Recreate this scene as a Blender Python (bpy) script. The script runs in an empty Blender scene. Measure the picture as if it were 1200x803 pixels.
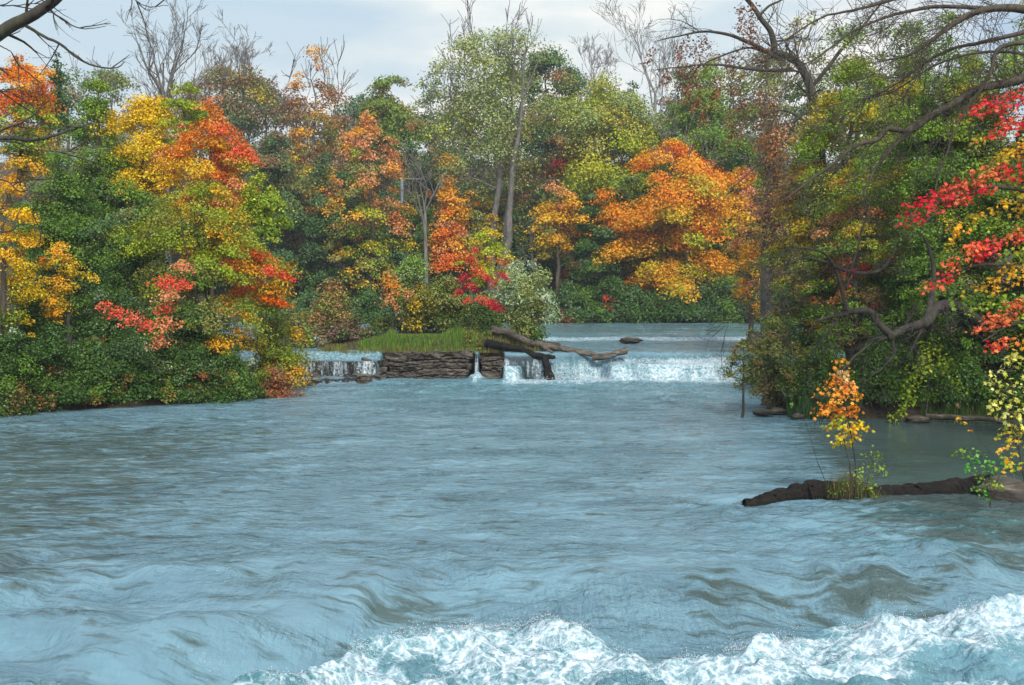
import bpy, math, random
import numpy as np
R = math.radians
sc = bpy.context.scene
COL = sc.collection
F_PX, CX, CY, PITCH, CAMZ = 1167.0, 600.0, 401.5, R(2.77), 3.43

# ------------------------------------------------------------------ camera
cam = bpy.data.cameras.new('camera'); cam.lens = 35.0; cam.sensor_width = 36.0
cam.clip_start = 0.1; cam.clip_end = 3000
camo = bpy.data.objects.new('camera', cam); COL.objects.link(camo)
camo.location = (0, 0, CAMZ); camo.rotation_euler = (math.pi/2 - PITCH, 0, 0)
sc.camera = camo

def at(px, py, Y):
    dx = (px-CX)/F_PX; dy = -(py-CY)/F_PX
    y = math.cos(PITCH) + dy*math.sin(PITCH); z = -math.sin(PITCH) + dy*math.cos(PITCH)
    s = Y/y
    return np.array([dx*s, Y, CAMZ + z*s])
def pxw(w, Y): return w/F_PX*Y

# ------------------------------------------------------------------ noise
def _h(i, j, s):
    n = (i.astype(np.int64)*374761393 + j.astype(np.int64)*668265263 + s*1442695041) & 0xffffffff
    n = ((n ^ (n >> 13))*1274126177) & 0xffffffff
    n = (n ^ (n >> 16)) & 0xffffff
    return n/float(0xffffff)
def noise(x, y, s=0):
    x = np.asarray(x, float); y = np.asarray(y, float)
    i = np.floor(x); j = np.floor(y); u = x-i; v = y-j
    u = u*u*u*(u*(u*6-15)+10); v = v*v*v*(v*(v*6-15)+10)
    a = _h(i, j, s); b = _h(i+1, j, s); c = _h(i, j+1, s); d = _h(i+1, j+1, s)
    return (a+(b-a)*u)*(1-v)+(c+(d-c)*u)*v          # 0..1
def fbm(x, y, o=4, s=0, g=.5):
    t = 0; a = 1.; n = 0
    for k in range(o):
        t = t + a*noise(x*2**k+13.1*k, y*2**k-7.7*k, s+k); n += a; a *= g
    return t/n
def ridged(x, y, o=4, s=0):
    t = 0; a = 1.; n = 0
    for k in range(o):
        t = t + a*(1-np.abs(2*noise(x*2**k+3.1*k, y*2**k+9.7*k, s+k)-1)); n += a; a *= .5
    return t/n
def sst(a, b, x):
    t = np.clip((x-a)/(b-a), 0, 1); return t*t*(3-2*t)

# ------------------------------------------------------------------ mesh helpers
def make_mesh(name, V, faces, col=None, smooth=False, attrs=None):
    """faces: list of int arrays (M,k)"""
    me = bpy.data.meshes.new(name)
    V = np.asarray(V, np.float32)
    me.vertices.add(len(V)); me.vertices.foreach_set('co', V.ravel())
    loops = np.concatenate([f.ravel() for f in faces]).astype(np.int32)
    starts = []; o = 0
    for f in faces:
        starts.append(o+np.arange(len(f))*f.shape[1]); o += f.size
    starts = np.concatenate(starts).astype(np.int32)
    me.loops.add(len(loops)); me.loops.foreach_set('vertex_index', loops)
    me.polygons.add(len(starts)); me.polygons.foreach_set('loop_start', starts)
    if smooth: me.polygons.foreach_set('use_smooth', np.ones(len(starts), bool))
    me.update(calc_edges=True)
    if col is not None:
        a = me.attributes.new('col', 'FLOAT_COLOR', 'POINT')
        c = np.ones((len(V), 4), np.float32); c[:, :np.shape(col)[-1]] = col
        a.data.foreach_set('color', c.ravel())
    return me
def link(name, me, mat, parent=None, loc=None):
    o = bpy.data.objects.new(name, me); COL.objects.link(o)
    if me is not None and mat is not None:
        me.materials.append(mat)
    if parent is not None: o.parent = parent
    if loc is not None: o.location = loc
    return o
def tag(o, label=None, cat=None, group=None, kind=None):
    if label: o['label'] = label
    if cat: o['category'] = cat
    if group: o['group'] = group
    if kind: o['kind'] = kind
    return o
def empty(name, loc, label, cat, group=None):
    o = bpy.data.objects.new(name, None); COL.objects.link(o)
    o.location = tuple(float(v) for v in loc); o.empty_display_size = .3
    return tag(o, label, cat, group)

class MB:
    def __init__(s): s.V = []; s.Q = []; s.T = []; s.n = 0; s.C = []
    def add(s, V, Q=None, T=None, C=None):
        if Q is not None and len(Q): s.Q.append(np.asarray(Q)+s.n)
        if T is not None and len(T): s.T.append(np.asarray(T)+s.n)
        s.V.append(np.asarray(V)); s.n += len(V)
        if C is not None: s.C.append(np.broadcast_to(C, (len(V), 3)))
    def mesh(s, name, smooth=False, off=None):
        V = np.concatenate(s.V)
        if off is not None: V = V-np.asarray(off)
        f = []
        if s.Q: f.append(np.concatenate(s.Q))
        if s.T: f.append(np.concatenate(s.T))
        return make_mesh(name, V, f, np.concatenate(s.C) if s.C else None, smooth)
    def tube(s, P, rad, n=6, C=None, cap=True, rough=0, seed=0):
        P = np.asarray(P, float); m = len(P); rad = np.broadcast_to(np.asarray(rad, float), (m,))
        T = np.gradient(P, axis=0); T /= np.linalg.norm(T, axis=1)[:, None]+1e-9
        ref = np.array([0, 0, 1.]) if abs(T.mean(0)[2]) < .8*np.linalg.norm(T.mean(0))+1e-9 else np.array([1., 0, 0])
        A = np.cross(T, ref); A /= np.linalg.norm(A, axis=1)[:, None]+1e-9
        B = np.cross(T, A)
        a = np.arange(n)*2*math.pi/n
        rr = rad[:, None]*np.ones((1, n))
        if rough:
            L = np.concatenate([[0], np.cumsum(np.linalg.norm(np.diff(P, axis=0), axis=1))])
            rr = rr*(1+rough*(fbm(L[:, None]*3.0+seed, np.cos(a)[None]*1.6+5+np.sin(a)[None]*.7, 4, seed)-.5)*2
                     + rough*.6*(noise(L[:, None]*.9+seed, np.cos(a)[None]*7+np.sin(a)[None]*5, seed+9)-.5)*2)
        V = P[:, None, :] + rr[..., None]*(np.cos(a)[None, :, None]*A[:, None, :]+np.sin(a)[None, :, None]*B[:, None, :])
        V = V.reshape(-1, 3)
        i = np.arange(m-1)[:, None]*n; j = np.arange(n)[None]; k = (j+1) % n
        Q = np.stack([i+j, i+k, i+n+k, i+n+j], -1).reshape(-1, 4)
        Tq = None
        if cap:
            V = np.concatenate([V, P[:1], P[-1:]]); c0 = m*n; j = np.arange(n); k = (j+1) % n
            Tq = np.concatenate([np.stack([np.full(n, c0), k, j], -1), np.stack([np.full(n, c0+1), (m-1)*n+j, (m-1)*n+k], -1)])
        s.add(V, Q, Tq, C)

def bez(a, b, c, n):
    t = np.linspace(0, 1, n)[:, None]
    return (1-t)**2*a+2*t*(1-t)*b+t*t*c
def smooth_poly(P, n, rng=None, wob=0):
    P = np.asarray(P, float); k = len(P)
    t = np.linspace(0, k-1, n); i = np.clip(t.astype(int), 0, k-2); u = (t-i)[:, None]
    p0 = P[np.clip(i-1, 0, k-1)]; p1 = P[i]; p2 = P[i+1]; p3 = P[np.clip(i+2, 0, k-1)]
    Q = .5*((2*p1)+(-p0+p2)*u+(2*p0-5*p1+4*p2-p3)*u**2+(-p0+3*p1-3*p2+p3)*u**3)
    if rng is not None and wob: 
        w = rng.normal(size=(n, 3))*wob; w = (w+np.roll(w, 1, 0)+np.roll(w, 2, 0))*.6; w[:3] *= 0; Q = Q+w
    return Q

MAPLE = None
def maple_outline():
    pts = []
    for ang, r in [(90, .58), (65, .27), (38, .52), (12, .24), (-18, .36), (-55, .2), (-90, .14), (-125, .2), (198, .36), (168, .24), (142, .52), (115, .27)]:
        pts.append((r*math.cos(R(ang)), r*math.sin(R(ang))))
    return np.array(pts)
MAPLE = maple_outline()

def add_leaves(mb, P, N, S, C, rng, shape='rhomb'):
    n = len(P)
    N = N/(np.linalg.norm(N, axis=1)[:, None]+1e-9)
    r = rng.normal(size=(n, 3)); A = np.cross(N, r); A /= np.linalg.norm(A, axis=1)[:, None]+1e-9
    B = np.cross(N, A); S = np.broadcast_to(S, (n,))[:, None]
    if shape == 'rhomb' or shape == 'long':
        w = .36 if shape == 'rhomb' else .16
        f = .12*S*N
        V = np.stack([P-A*S*.5, P+B*S*w+f, P+A*S*.5-f*.6, P-B*S*w+f], 1).reshape(-1, 3)
        Q = np.arange(4*n).reshape(-1, 4)
        mb.add(V, Q, None, np.repeat(C, 4, 0))
    else:
        k = len(MAPLE)
        V = P[:, None]+S[:, None]*(MAPLE[None, :, :1]*A[:, None]+MAPLE[None, :, 1:]*B[:, None])
        rr = np.linalg.norm(MAPLE, axis=1)
        V = V-S[:, None]*(rr[None, :, None]**2)*N[:, None]*.5
        V = np.concatenate([P[:, None], V], 1).reshape(-1, 3)
        j = np.arange(k)
        T = np.stack([np.zeros(k, int), j+1, (j+1) % k+1], -1)
        T = (np.arange(n)[:, None, None]*(k+1)+T[None]).reshape(-1, 3)
        mb.add(V, None, T, np.repeat(C, k+1, 0))

# ------------------------------------------------------------------ materials
def mat(name):
    m = bpy.data.materials.new(name); m.use_nodes = True
    nt = m.node_tree; nt.nodes.clear()
    out = nt.nodes.new('ShaderNodeOutputMaterial')
    return m, nt, out
def nd(nt, t, **kw):
    n = nt.nodes.new(t)
    for k, v in kw.items():
        if k in n.inputs: n.inputs[k].default_value = v
        else: setattr(n, k, v)
    return n
def ramp(nt, fac, stops):
    r = nt.nodes.new('ShaderNodeValToRGB'); el = r.color_ramp.elements
    while len(el) < len(stops): el.new(.5)
    for e, (p, c) in zip(el, stops): e.position = p; e.color = (*c, 1) if len(c) == 3 else c
    nt.links.new(fac, r.inputs[0]); return r.outputs[0]
def math_n(nt, op, a, b=None, c=None, clamp=False):
    n = nt.nodes.new('ShaderNodeMath'); n.operation = op; n.use_clamp = clamp
    for i, v in enumerate((a, b, c)):
        if v is None: continue
        if isinstance(v, (int, float)): n.inputs[i].default_value = v
        else: nt.links.new(v, n.inputs[i])
    return n.outputs[0]
def mixc(nt, f, a, b, bt='MIX'):
    n = nt.nodes.new('ShaderNodeMix'); n.data_type = 'RGBA'; n.blend_type = bt
    for i, v in ((0, f), (6, a), (7, b)):
        if isinstance(v, (int, float)): n.inputs[i].default_value = v
        elif isinstance(v, tuple): n.inputs[i].default_value = (*v, 1)
        else: nt.links.new(v, n.inputs[i])
    return n.outputs[2]
def coords(nt, scale=(1, 1, 1), obj=False, rot=(0, 0, 0)):
    if obj:
        t = nt.nodes.new('ShaderNodeTexCoord'); s = t.outputs['Object']
    else:
        t = nt.nodes.new('ShaderNodeNewGeometry'); s = t.outputs['Position']
    m = nt.nodes.new('ShaderNodeMapping'); m.inputs['Scale'].default_value = scale; m.inputs['Rotation'].default_value = rot
    nt.links.new(s, m.inputs[0]); return m.outputs[0]
def ntex(nt, vec, scale, detail=5, rough=.55, dist=0):
    n = nt.nodes.new('ShaderNodeTexNoise'); n.inputs['Scale'].default_value = scale
    n.inputs['Detail'].default_value = detail; n.inputs['Roughness'].default_value = rough; n.inputs['Distortion'].default_value = dist
    nt.links.new(vec, n.inputs['Vector']); return n.outputs['Fac']
def bump(nt, h, strength, dist, prev=None):
    b = nt.nodes.new('ShaderNodeBump'); 
    if isinstance(strength, (int, float)): b.inputs['Strength'].default_value = strength
    else: nt.links.new(strength, b.inputs['Strength'])
    b.inputs['Distance'].default_value = dist
    nt.links.new(h, b.inputs['Height'])
    if prev is not None: nt.links.new(prev, b.inputs['Normal'])
    return b.outputs[0]

def leaf_mat(name, trans=.22, rough=.5, spec=.35):
    m, nt, out = mat(name)
    a = nd(nt, 'ShaderNodeAttribute', attribute_name='col')
    p = nd(nt, 'ShaderNodeBsdfPrincipled', Roughness=rough); p.inputs['Specular IOR Level'].default_value = spec
    t = nd(nt, 'ShaderNodeBsdfTranslucent')
    nt.links.new(a.outputs['Color'], p.inputs['Base Color'])
    nt.links.new(mixc(nt, .35, a.outputs['Color'], (1., .9, .4), 'SOFT_LIGHT'), t.inputs['Color'])
    mx = nd(nt, 'ShaderNodeMixShader'); mx.inputs[0].default_value = trans
    nt.links.new(p.outputs[0], mx.inputs[1]); nt.links.new(t.outputs[0], mx.inputs[2]); nt.links.new(mx.outputs[0], out.inputs[0])
    return m
M = {}
M['leaf'] = leaf_mat('autumn leaves')
M['grass'] = leaf_mat('grass blades', .35, .5)

def bark_mat(name, c1, c2, c3, sc_=9.):
    m, nt, out = mat(name)
    v = coords(nt, (1, 1, .22), True)
    n1 = ntex(nt, v, sc_, 8, .65, .6); n2 = ntex(nt, coords(nt, (1, 1, 1), True), 1.3, 4)
    c = ramp(nt, n1, [(.3, c1), (.55, c2), (.75, c3)])
    c = mixc(nt, math_n(nt, 'MULTIPLY', ramp(nt, n2, [(.45, (0, 0, 0)), (.7, (1, 1, 1))]), .55), c, (.06, .075, .03))
    p = nd(nt, 'ShaderNodeBsdfPrincipled', Roughness=.9)
    nt.links.new(c, p.inputs['Base Color']); nt.links.new(bump(nt, n1, .8, .03), p.inputs['Normal'])
    nt.links.new(p.outputs[0], out.inputs[0]); return m
M['bark_grey'] = bark_mat('grey bark', (.07, .06, .055), (.17, .155, .145), (.28, .26, .24))
M['bark_dark'] = bark_mat('dark bark', (.018, .014, .012), (.05, .042, .036), (.1, .088, .078))
M['bark_brown'] = bark_mat('brown bark', (.03, .022, .016), (.085, .065, .05), (.15, .12, .1))
M['bark_pale'] = bark_mat('pale bark', (.14, .13, .13), (.3, .29, .29), (.42, .4, .39))

def wood_mat(name, k=1., tint=(1, 1, 1)):
    m, nt, out = mat(name)
    v = coords(nt, (.35, 3, 3), True); v2 = coords(nt, (1, 1, 1), True)
    n1 = ntex(nt, v, 5, 9, .65, .8); n2 = ntex(nt, v2, 1.6, 5, .6)
    f = lambda r, g, b: (r*k*tint[0], g*k*tint[1], b*k*tint[2])
    c = ramp(nt, n1, [(.3, f(.03, .025, .02)), (.5, f(.13, .11, .09)), (.7, f(.3, .27, .22))])
    c = mixc(nt, ramp(nt, n2, [(.45, (0, 0, 0)), (.62, (.85, .85, .85))]), c, f(.035, .03, .022))
    p = nd(nt, 'ShaderNodeBsdfPrincipled', Roughness=.8); p.inputs['Specular IOR Level'].default_value = .25
    nt.links.new(c, p.inputs['Base Color']); nt.links.new(bump(nt, n1, .9, .04), p.inputs['Normal'])
    nt.links.new(p.outputs[0], out.inputs[0]); return m
M['driftwood'] = wood_mat('weathered driftwood', 1.0)
M['wetwood'] = wood_mat('wet rotten wood', .09)
M['stump_face'] = wood_mat('sawn wood end', 1.2, (1.2, 1, .75))

def rock_mat(name, wet=.5):
    m, nt, out = mat(name)
    v = coords(nt, (.6, .5, 4.5)); v2 = coords(nt)
    n1 = ntex(nt, v, 2.2, 10, .68, .4); n2 = ntex(nt, v2, 1.1, 5); n3 = ntex(nt, v2, 14, 6, .7)
    c = ramp(nt, n1, [(.3, (.006, .005, .004)), (.46, (.02, .016, .012)), (.56, (.07, .058, .042)), (.68, (.24, .21, .17))])  # strata bands; contrast also puts undercut shade and bright edges into the colour
    c = mixc(nt, ramp(nt, n2, [(.48, (0, 0, 0)), (.66, (.6, .6, .6))]), c, (.035, .036, .012))
    c = mixc(nt, .5, c, ramp(nt, n3, [(.3, (.35, .35, .35)), (.7, (.75, .75, .75))]), 'OVERLAY')
    # weathered pale tops (dry, upward faces), darker wet faces
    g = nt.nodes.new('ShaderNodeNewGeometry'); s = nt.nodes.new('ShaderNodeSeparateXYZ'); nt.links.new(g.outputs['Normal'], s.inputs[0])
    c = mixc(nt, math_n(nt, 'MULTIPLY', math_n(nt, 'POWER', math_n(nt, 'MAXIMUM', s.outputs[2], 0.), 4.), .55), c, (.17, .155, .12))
    p = nd(nt, 'ShaderNodeBsdfPrincipled', Roughness=.55)
    nt.links.new(c, p.inputs['Base Color'])
    nt.links.new(bump(nt, n3, .5, .02, bump(nt, n1, 1., .08)), p.inputs['Normal'])
    nt.links.new(p.outputs[0], out.inputs[0]); return m
M['rock'] = rock_mat('wet layered limestone')

def ground_mat():
    m, nt, out = mat('forest floor')
    v = coords(nt)
    n1 = ntex(nt, v, .6, 8, .6); n2 = ntex(nt, v, 9, 8, .75); n3 = ntex(nt, v, 30, 3, .8)
    c = ramp(nt, n1, [(.35, (.02, .017, .012)), (.55, (.045, .036, .02)), (.7, (.04, .05, .02))])
    c = mixc(nt, ramp(nt, n2, [(.5, (0, 0, 0)), (.7, (.9, .9, .9))]), c, (.12, .065, .025))
    c = mixc(nt, ramp(nt, n3, [(.6, (0, 0, 0)), (.72, (.8, .8, .8))]), c, (.22, .12, .035))
    p = nd(nt, 'ShaderNodeBsdfPrincipled', Roughness=.95)
    nt.links.new(c, p.inputs['Base Color']); nt.links.new(bump(nt, n2, .8, .08), p.inputs['Normal'])
    nt.links.new(p.outputs[0], out.inputs[0]); return m
M['ground'] = ground_mat()

def water_mat():
    m, nt, out = mat('river water and foam')
    a = nd(nt, 'ShaderNodeAttribute', attribute_name='col')
    sp = nt.nodes.new('ShaderNodeSeparateColor'); nt.links.new(a.outputs['Color'], sp.inputs[0])
    foam, fall, bed_refl = sp.outputs[0], sp.outputs[1], sp.outputs[2]
    P = coords(nt)
    # ---- body colour
    nb = ntex(nt, coords(nt, (.45, 1.3, 1)), 1.1, 6, .6, .4)
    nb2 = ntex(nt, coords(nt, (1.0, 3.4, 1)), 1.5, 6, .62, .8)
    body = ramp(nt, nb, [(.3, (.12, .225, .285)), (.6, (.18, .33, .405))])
    sh = math_n(nt, 'MULTIPLY', ramp(nt, math_n(nt, 'ADD', nb2, math_n(nt, 'MULTIPLY_ADD', bed_refl, .42, -.21)), [(.5, (0, 0, 0)), (.66, (1, 1, 1))]), .74)
    body = mixc(nt, sh, body, (.04, .05, .022))  # olive tone: riverbed seen through, plus tree reflections painted into the body colour
    aer = math_n(nt, 'MULTIPLY_ADD', foam, 1.3, -.55, clamp=True)
    body = mixc(nt, aer, body, (.05, .215, .25))
    body = mixc(nt, fall, body, (.022, .024, .024))
    # ---- foam mask
    f1 = ntex(nt, coords(nt, (1, 1.7, 1)), 3.2, 12, .72, 1.6)
    f2 = ntex(nt, coords(nt, (1, 1.6, 1)), 16.0, 8, .75, 1.2)
    fs = ntex(nt, coords(nt, (3.0, .6, .35)), 2.6, 8, .72, .3)
    fn = math_n(nt, 'ADD', math_n(nt, 'MULTIPLY', f1, .7), math_n(nt, 'MULTIPLY', f2, .3))
    mf = nt.nodes.new('ShaderNodeMix'); nt.links.new(math_n(nt, 'MULTIPLY', fall, 1.6, clamp=True), mf.inputs[0]); nt.links.new(fn, mf.inputs[2]); nt.links.new(fs, mf.inputs[3])
    nv = nt.nodes.new('ShaderNodeTexNoise'); nv.inputs['Scale'].default_value = 3.0; nv.inputs['Detail'].default_value = 4; nt.links.new(P, nv.inputs['Vector'])
    va = nt.nodes.new('ShaderNodeVectorMath'); va.operation = 'MULTIPLY_ADD'; nt.links.new(nv.outputs['Color'], va.inputs[0]); va.inputs[1].default_value = (.45, .45, .45)
    nt.links.new(coords(nt, (1, 1.7, 1)), va.inputs[2])
    vo = nt.nodes.new('ShaderNodeTexVoronoi'); vo.feature = 'DISTANCE_TO_EDGE'; vo.inputs['Scale'].default_value = 6.5; nt.links.new(va.outputs[0], vo.inputs['Vector'])
    lace = ramp(nt, vo.outputs['Distance'], [(.0, (1, 1, 1)), (.16, (0, 0, 0))])
    lz = math_n(nt, 'MULTIPLY', lace, math_n(nt, 'MULTIPLY_ADD', foam, .3, -.14, clamp=True))
    lmix = math_n(nt, 'ADD', mf.outputs[0], math_n(nt, 'ADD', lz, math_n(nt, 'MULTIPLY', foam, -.035)))
    tot = math_n(nt, 'ADD', lmix, math_n(nt, 'MULTIPLY_ADD', foam, .56, -.56))
    mask = ramp(nt, tot, [(.36, (0, 0, 0)), (.48, (.4, .4, .4)), (.66, (1, 1, 1))])
    lf = ramp(nt, math_n(nt, 'ADD', math_n(nt, 'MULTIPLY', f2, .6), math_n(nt, 'MULTIPLY', f1, .4)), [(.4, (0, 0, 0)), (.6, (1, 1, 1))])
    foamc = mixc(nt, lf, (.30, .46, .54), (.78, .85, .90))
    c = mixc(nt, mask, body, foamc)
    # ---- bumps
    w1 = ntex(nt, coords(nt, (1, 2.0, 1)), 3.0, 4, .55, .6)
    w2 = ntex(nt, coords(nt, (1, 1.9, 1)), 10.0, 5, .6, .5)
    w3 = ntex(nt, coords(nt, (2.2, .55, 1)), 9.0, 5, .6, .6)
    w4 = ntex(nt, coords(nt, (1.2, 1, 1)), 34.0, 3, .6, .4)
    g = nt.nodes.new('ShaderNodeNewGeometry'); s = nt.nodes.new('ShaderNodeSeparateXYZ'); nt.links.new(g.outputs['Position'], s.inputs[0])
    near = math_n(nt, 'MULTIPLY', math_n(nt, 'SUBTRACT', 17., s.outputs[1]), .12, clamp=True)
    w23 = nt.nodes.new('ShaderNodeMix'); nt.links.new(near, w23.inputs[0]); nt.links.new(w2, w23.inputs[2]); nt.links.new(w3, w23.inputs[3])
    calm = math_n(nt, 'SUBTRACT', 1., a.outputs['Alpha'])
    pt = ntex(nt, coords(nt, (.35, .9, 1)), .8, 4, .5, .8)
    pm = math_n(nt, 'MULTIPLY', ramp(nt, pt, [(.36, (.3, .3, .3)), (.6, (1, 1, 1))]), a.outputs['Alpha'])
    pm2 = math_n(nt, 'MULTIPLY', pm, math_n(nt, 'MULTIPLY_ADD', mask, -.7, 1.))
    pm3 = math_n(nt, 'MULTIPLY', pm2, math_n(nt, 'MULTIPLY_ADD', near, -.55, 1.))
    b = bump(nt, w1, pm3, .19)
    b = bump(nt, w23.outputs[0], pm2, .075, b)
    b = bump(nt, w4, math_n(nt, 'MULTIPLY', pm3, .8), .02, b)
    b = bump(nt, f2, math_n(nt, 'MULTIPLY', mask, .35), .03, b)
    p = nd(nt, 'ShaderNodeBsdfPrincipled', IOR=1.33)
    nt.links.new(c, p.inputs['Base Color']); nt.links.new(b, p.inputs['Normal'])
    nt.links.new(math_n(nt, 'MULTIPLY_ADD', mask, .5, .07), p.inputs['Roughness'])
    nt.links.new(p.outputs[0], out.inputs[0]); return m
M['water'] = water_mat()

def plain(name, c, rough=.7, metal=0):
    m, nt, out = mat(name)
    n = ntex(nt, coords(nt), 20, 5)
    p = nd(nt, 'ShaderNodeBsdfPrincipled', Roughness=rough, Metallic=metal)
    nt.links.new(ramp(nt, n, [(.3, tuple(x*.75 for x in c)), (.7, c)]), p.inputs['Base Color'])
    nt.links.new(p.outputs[0], out.inputs[0]); return m
M['spray'] = plain('white spray', (.82, .88, .92), .4)
M['steel'] = plain('galvanised steel', (.24, .28, .32), .5, .3)

# ------------------------------------------------------------------ world and sun
w = bpy.data.worlds.new('World'); sc.world = w; w.use_nodes = True
nt = w.node_tree; nt.nodes.clear()
wo = nt.nodes.new('ShaderNodeOutputWorld'); bg = nt.nodes.new('ShaderNodeBackground')
sky = nt.nodes.new('ShaderNodeTexSky'); sky.sky_type = 'NISHITA'; sky.sun_disc = False
SUN_EL, SUN_AZ = 42., 168.       # azimuth measured clockwise from +Y: behind the camera, a little left
sky.sun_elevation = R(SUN_EL); sky.sun_rotation = R(SUN_AZ); sky.air_density = 1.1; sky.dust_density = 1.6
tc = nt.nodes.new('ShaderNodeTexCoord'); mp = nt.nodes.new('ShaderNodeMapping'); mp.inputs['Scale'].default_value = (1.0, 1.0, 3.6)
mp.inputs['Location'].default_value = (.35, .2, .1)
nt.links.new(tc.outputs['Generated'], mp.inputs[0])
cn = ntex(nt, mp.outputs[0], 1.7, 7, .52, .35)
cn2 = ntex(nt, mp.outputs[0], 3.4, 6, .5, .2)
sep = nt.nodes.new('ShaderNodeSeparateXYZ'); nt.links.new(tc.outputs['Generated'], sep.inputs[0])
zf = math_n(nt, 'MULTIPLY_ADD', sep.outputs[2], -.32, .17)
cm = ramp(nt, math_n(nt, 'ADD', cn, zf), [(.36, (0, 0, 0)), (.58, (1, 1, 1))])
cn2 = math_n(nt, 'ADD', cn2, math_n(nt, 'MULTIPLY_ADD', sep.outputs[0], .22, -.0))
cloud = ramp(nt, cn2, [(.36, (.54, .67, .76)), (.5, (.72, .79, .81)), (.62, (1.05, 1.0, .92))])
sc_c = mixc(nt, 1., cloud, (1, 1, 1), 'MULTIPLY')
vm = nt.nodes.new('ShaderNodeVectorMath'); vm.operation = 'SCALE'; vm.inputs['Scale'].default_value = 8.6
nt.links.new(sc_c, vm.inputs[0])
vs = nt.nodes.new('ShaderNodeVectorMath'); vs.operation = 'SCALE'; vs.inputs['Scale'].default_value = 1.15
nt.links.new(sky.outputs[0], vs.inputs[0])
fin = mixc(nt, cm, vs.outputs[0], vm.outputs[0])
nt.links.new(fin, bg.inputs[0]); bg.inputs[1].default_value = .1
nt.links.new(bg.outputs[0], wo.inputs[0])
sl = bpy.data.lights.new('sun', 'SUN'); sl.energy = 3.0; sl.angle = R(18); sl.color = (1, .95, .88)
so = bpy.data.objects.new('sun', sl); COL.objects.link(so); so.location = (-20, -30, 60)
from mathutils import Vector
sd = Vector((math.sin(R(SUN_AZ))*math.cos(R(SUN_EL)), math.cos(R(SUN_AZ))*math.cos(R(SUN_EL)), math.sin(R(SUN_EL))))
so.rotation_euler = sd.to_track_quat('Z', 'Y').to_euler()
sc.view_settings.view_transform = 'Standard'; sc.view_settings.look = 'None'
sc.view_settings.exposure = 0.42; sc.view_settings.gamma = 1; sc.view_settings.use_curve_mapping = False

# ------------------------------------------------------------------ terrain
RIV = np.array([(-5.5, -20), (-5.2, 5), (-6.2, 7.5), (-9, 9), (-25, 12), (-60, 14), (-60, 22), (-30, 25), (-20, 27), (-14.7, 28.6), (-10.8, 31), (-8.6, 33.3),
    (-8.2, 36), (-9.4, 39), (-10, 41.5), (-11, 45), (-16, 50), (-28, 56), (-80, 60), (-80, 74), (-40, 76), (-20, 78), (0, 79), (12, 79.5), (22, 80), (24, 76), (19, 70),
    (15, 60), (12, 50), (10.4, 44), (9.4, 40), (8.6, 34), (7.6, 30), (7.4, 28.3), (9, 27.5), (12, 27), (16, 26.8), (16, 22), (13, 19), (9.9, 17.4), (9.0, 16.5), (10, 14), (13, 10), (13, -20)], float)
def sdist(x, y):
    x = np.asarray(x, float); y = np.asarray(y, float)
    d = np.full(x.shape, 1e9); ins = np.zeros(x.shape, bool)
    for (ax, ay), (bx, by) in zip(RIV, np.roll(RIV, -1, 0)):
        ex, ey = bx-ax, by-ay
        t = np.clip(((x-ax)*ex+(y-ay)*ey)/(ex*ex+ey*ey), 0, 1)
        d = np.minimum(d, np.hypot(x-ax-t*ex, y-ay-t*ey))
        c = ((ay > y) != (by > y)) & (x < ex*(y-ay)/(ey+1e-12)+ax)
        ins ^= c
    return np.where(ins, -d, d)
def wlevel(y):    # smooth version of the water level for the banks
    return 1.05*sst(41.0, 43.0, y)+.15*sst(50, 54, y)
def ground(x, y):
    x = np.asarray(x, float); y = np.asarray(y, float)
    s = sdist(x, y)+(fbm(x*.8, y*.8, 3, 3)-.5)*.8
    out = .08+.75*(1-np.exp(-np.maximum(s, 0)/1.6))+.05*np.maximum(s-2, 0)
    out = np.minimum(out, 9+0*s)
    h = np.where(s > 0, out, -np.minimum(.9, .7*-s)-.0)
    # island
    e = 1-np.hypot((x+3.2)/5.6, (y-45.6)/4.5)
    isl = np.where(e > 0, .12+.5*sst(0, .5, e), -2)
    h = np.maximum(h, np.where(y > 42.0, isl, -2))
    h = h+wlevel(y)
    h = h+17*sst(81, 150, y)+(fbm(x*.07, y*.07, 4, 8)-.5)*2.5*sst(2, 12, s)
    return h
def gh(x, y): return float(ground(np.array([x]), np.array([y]))[0])

def seg(pts):   # piecewise spacing
    out = []
    for (a, b, st) in pts: out.append(np.arange(a, b, st))
    out.append([pts[-1][1]]); return np.concatenate(out)
def grid_faces(nx, ny):
    i = np.arange(ny-1)[:, None]*nx; j = np.arange(nx-1)[None]
    return np.stack([i+j, i+j+1, i+nx+j+1, i+nx+j], -1).reshape(-1, 4)
xs = seg([(-320, -100, 20), (-100, -30, 2), (-30, 30, .35), (30, 100, 2), (100, 320, 20)])
ys = seg([(-60, 0, 5), (0, 55, .35), (55, 100, .8), (100, 180, 4), (180, 420, 24)])
X, Y = np.meshgrid(xs, ys)
Z = ground(X, Y)
link('ground', make_mesh('ground', np.stack([X, Y, Z], -1).reshape(-1, 3), [grid_faces(len(xs), len(ys))], smooth=True), M['ground'])['kind'] = 'structure'

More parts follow.
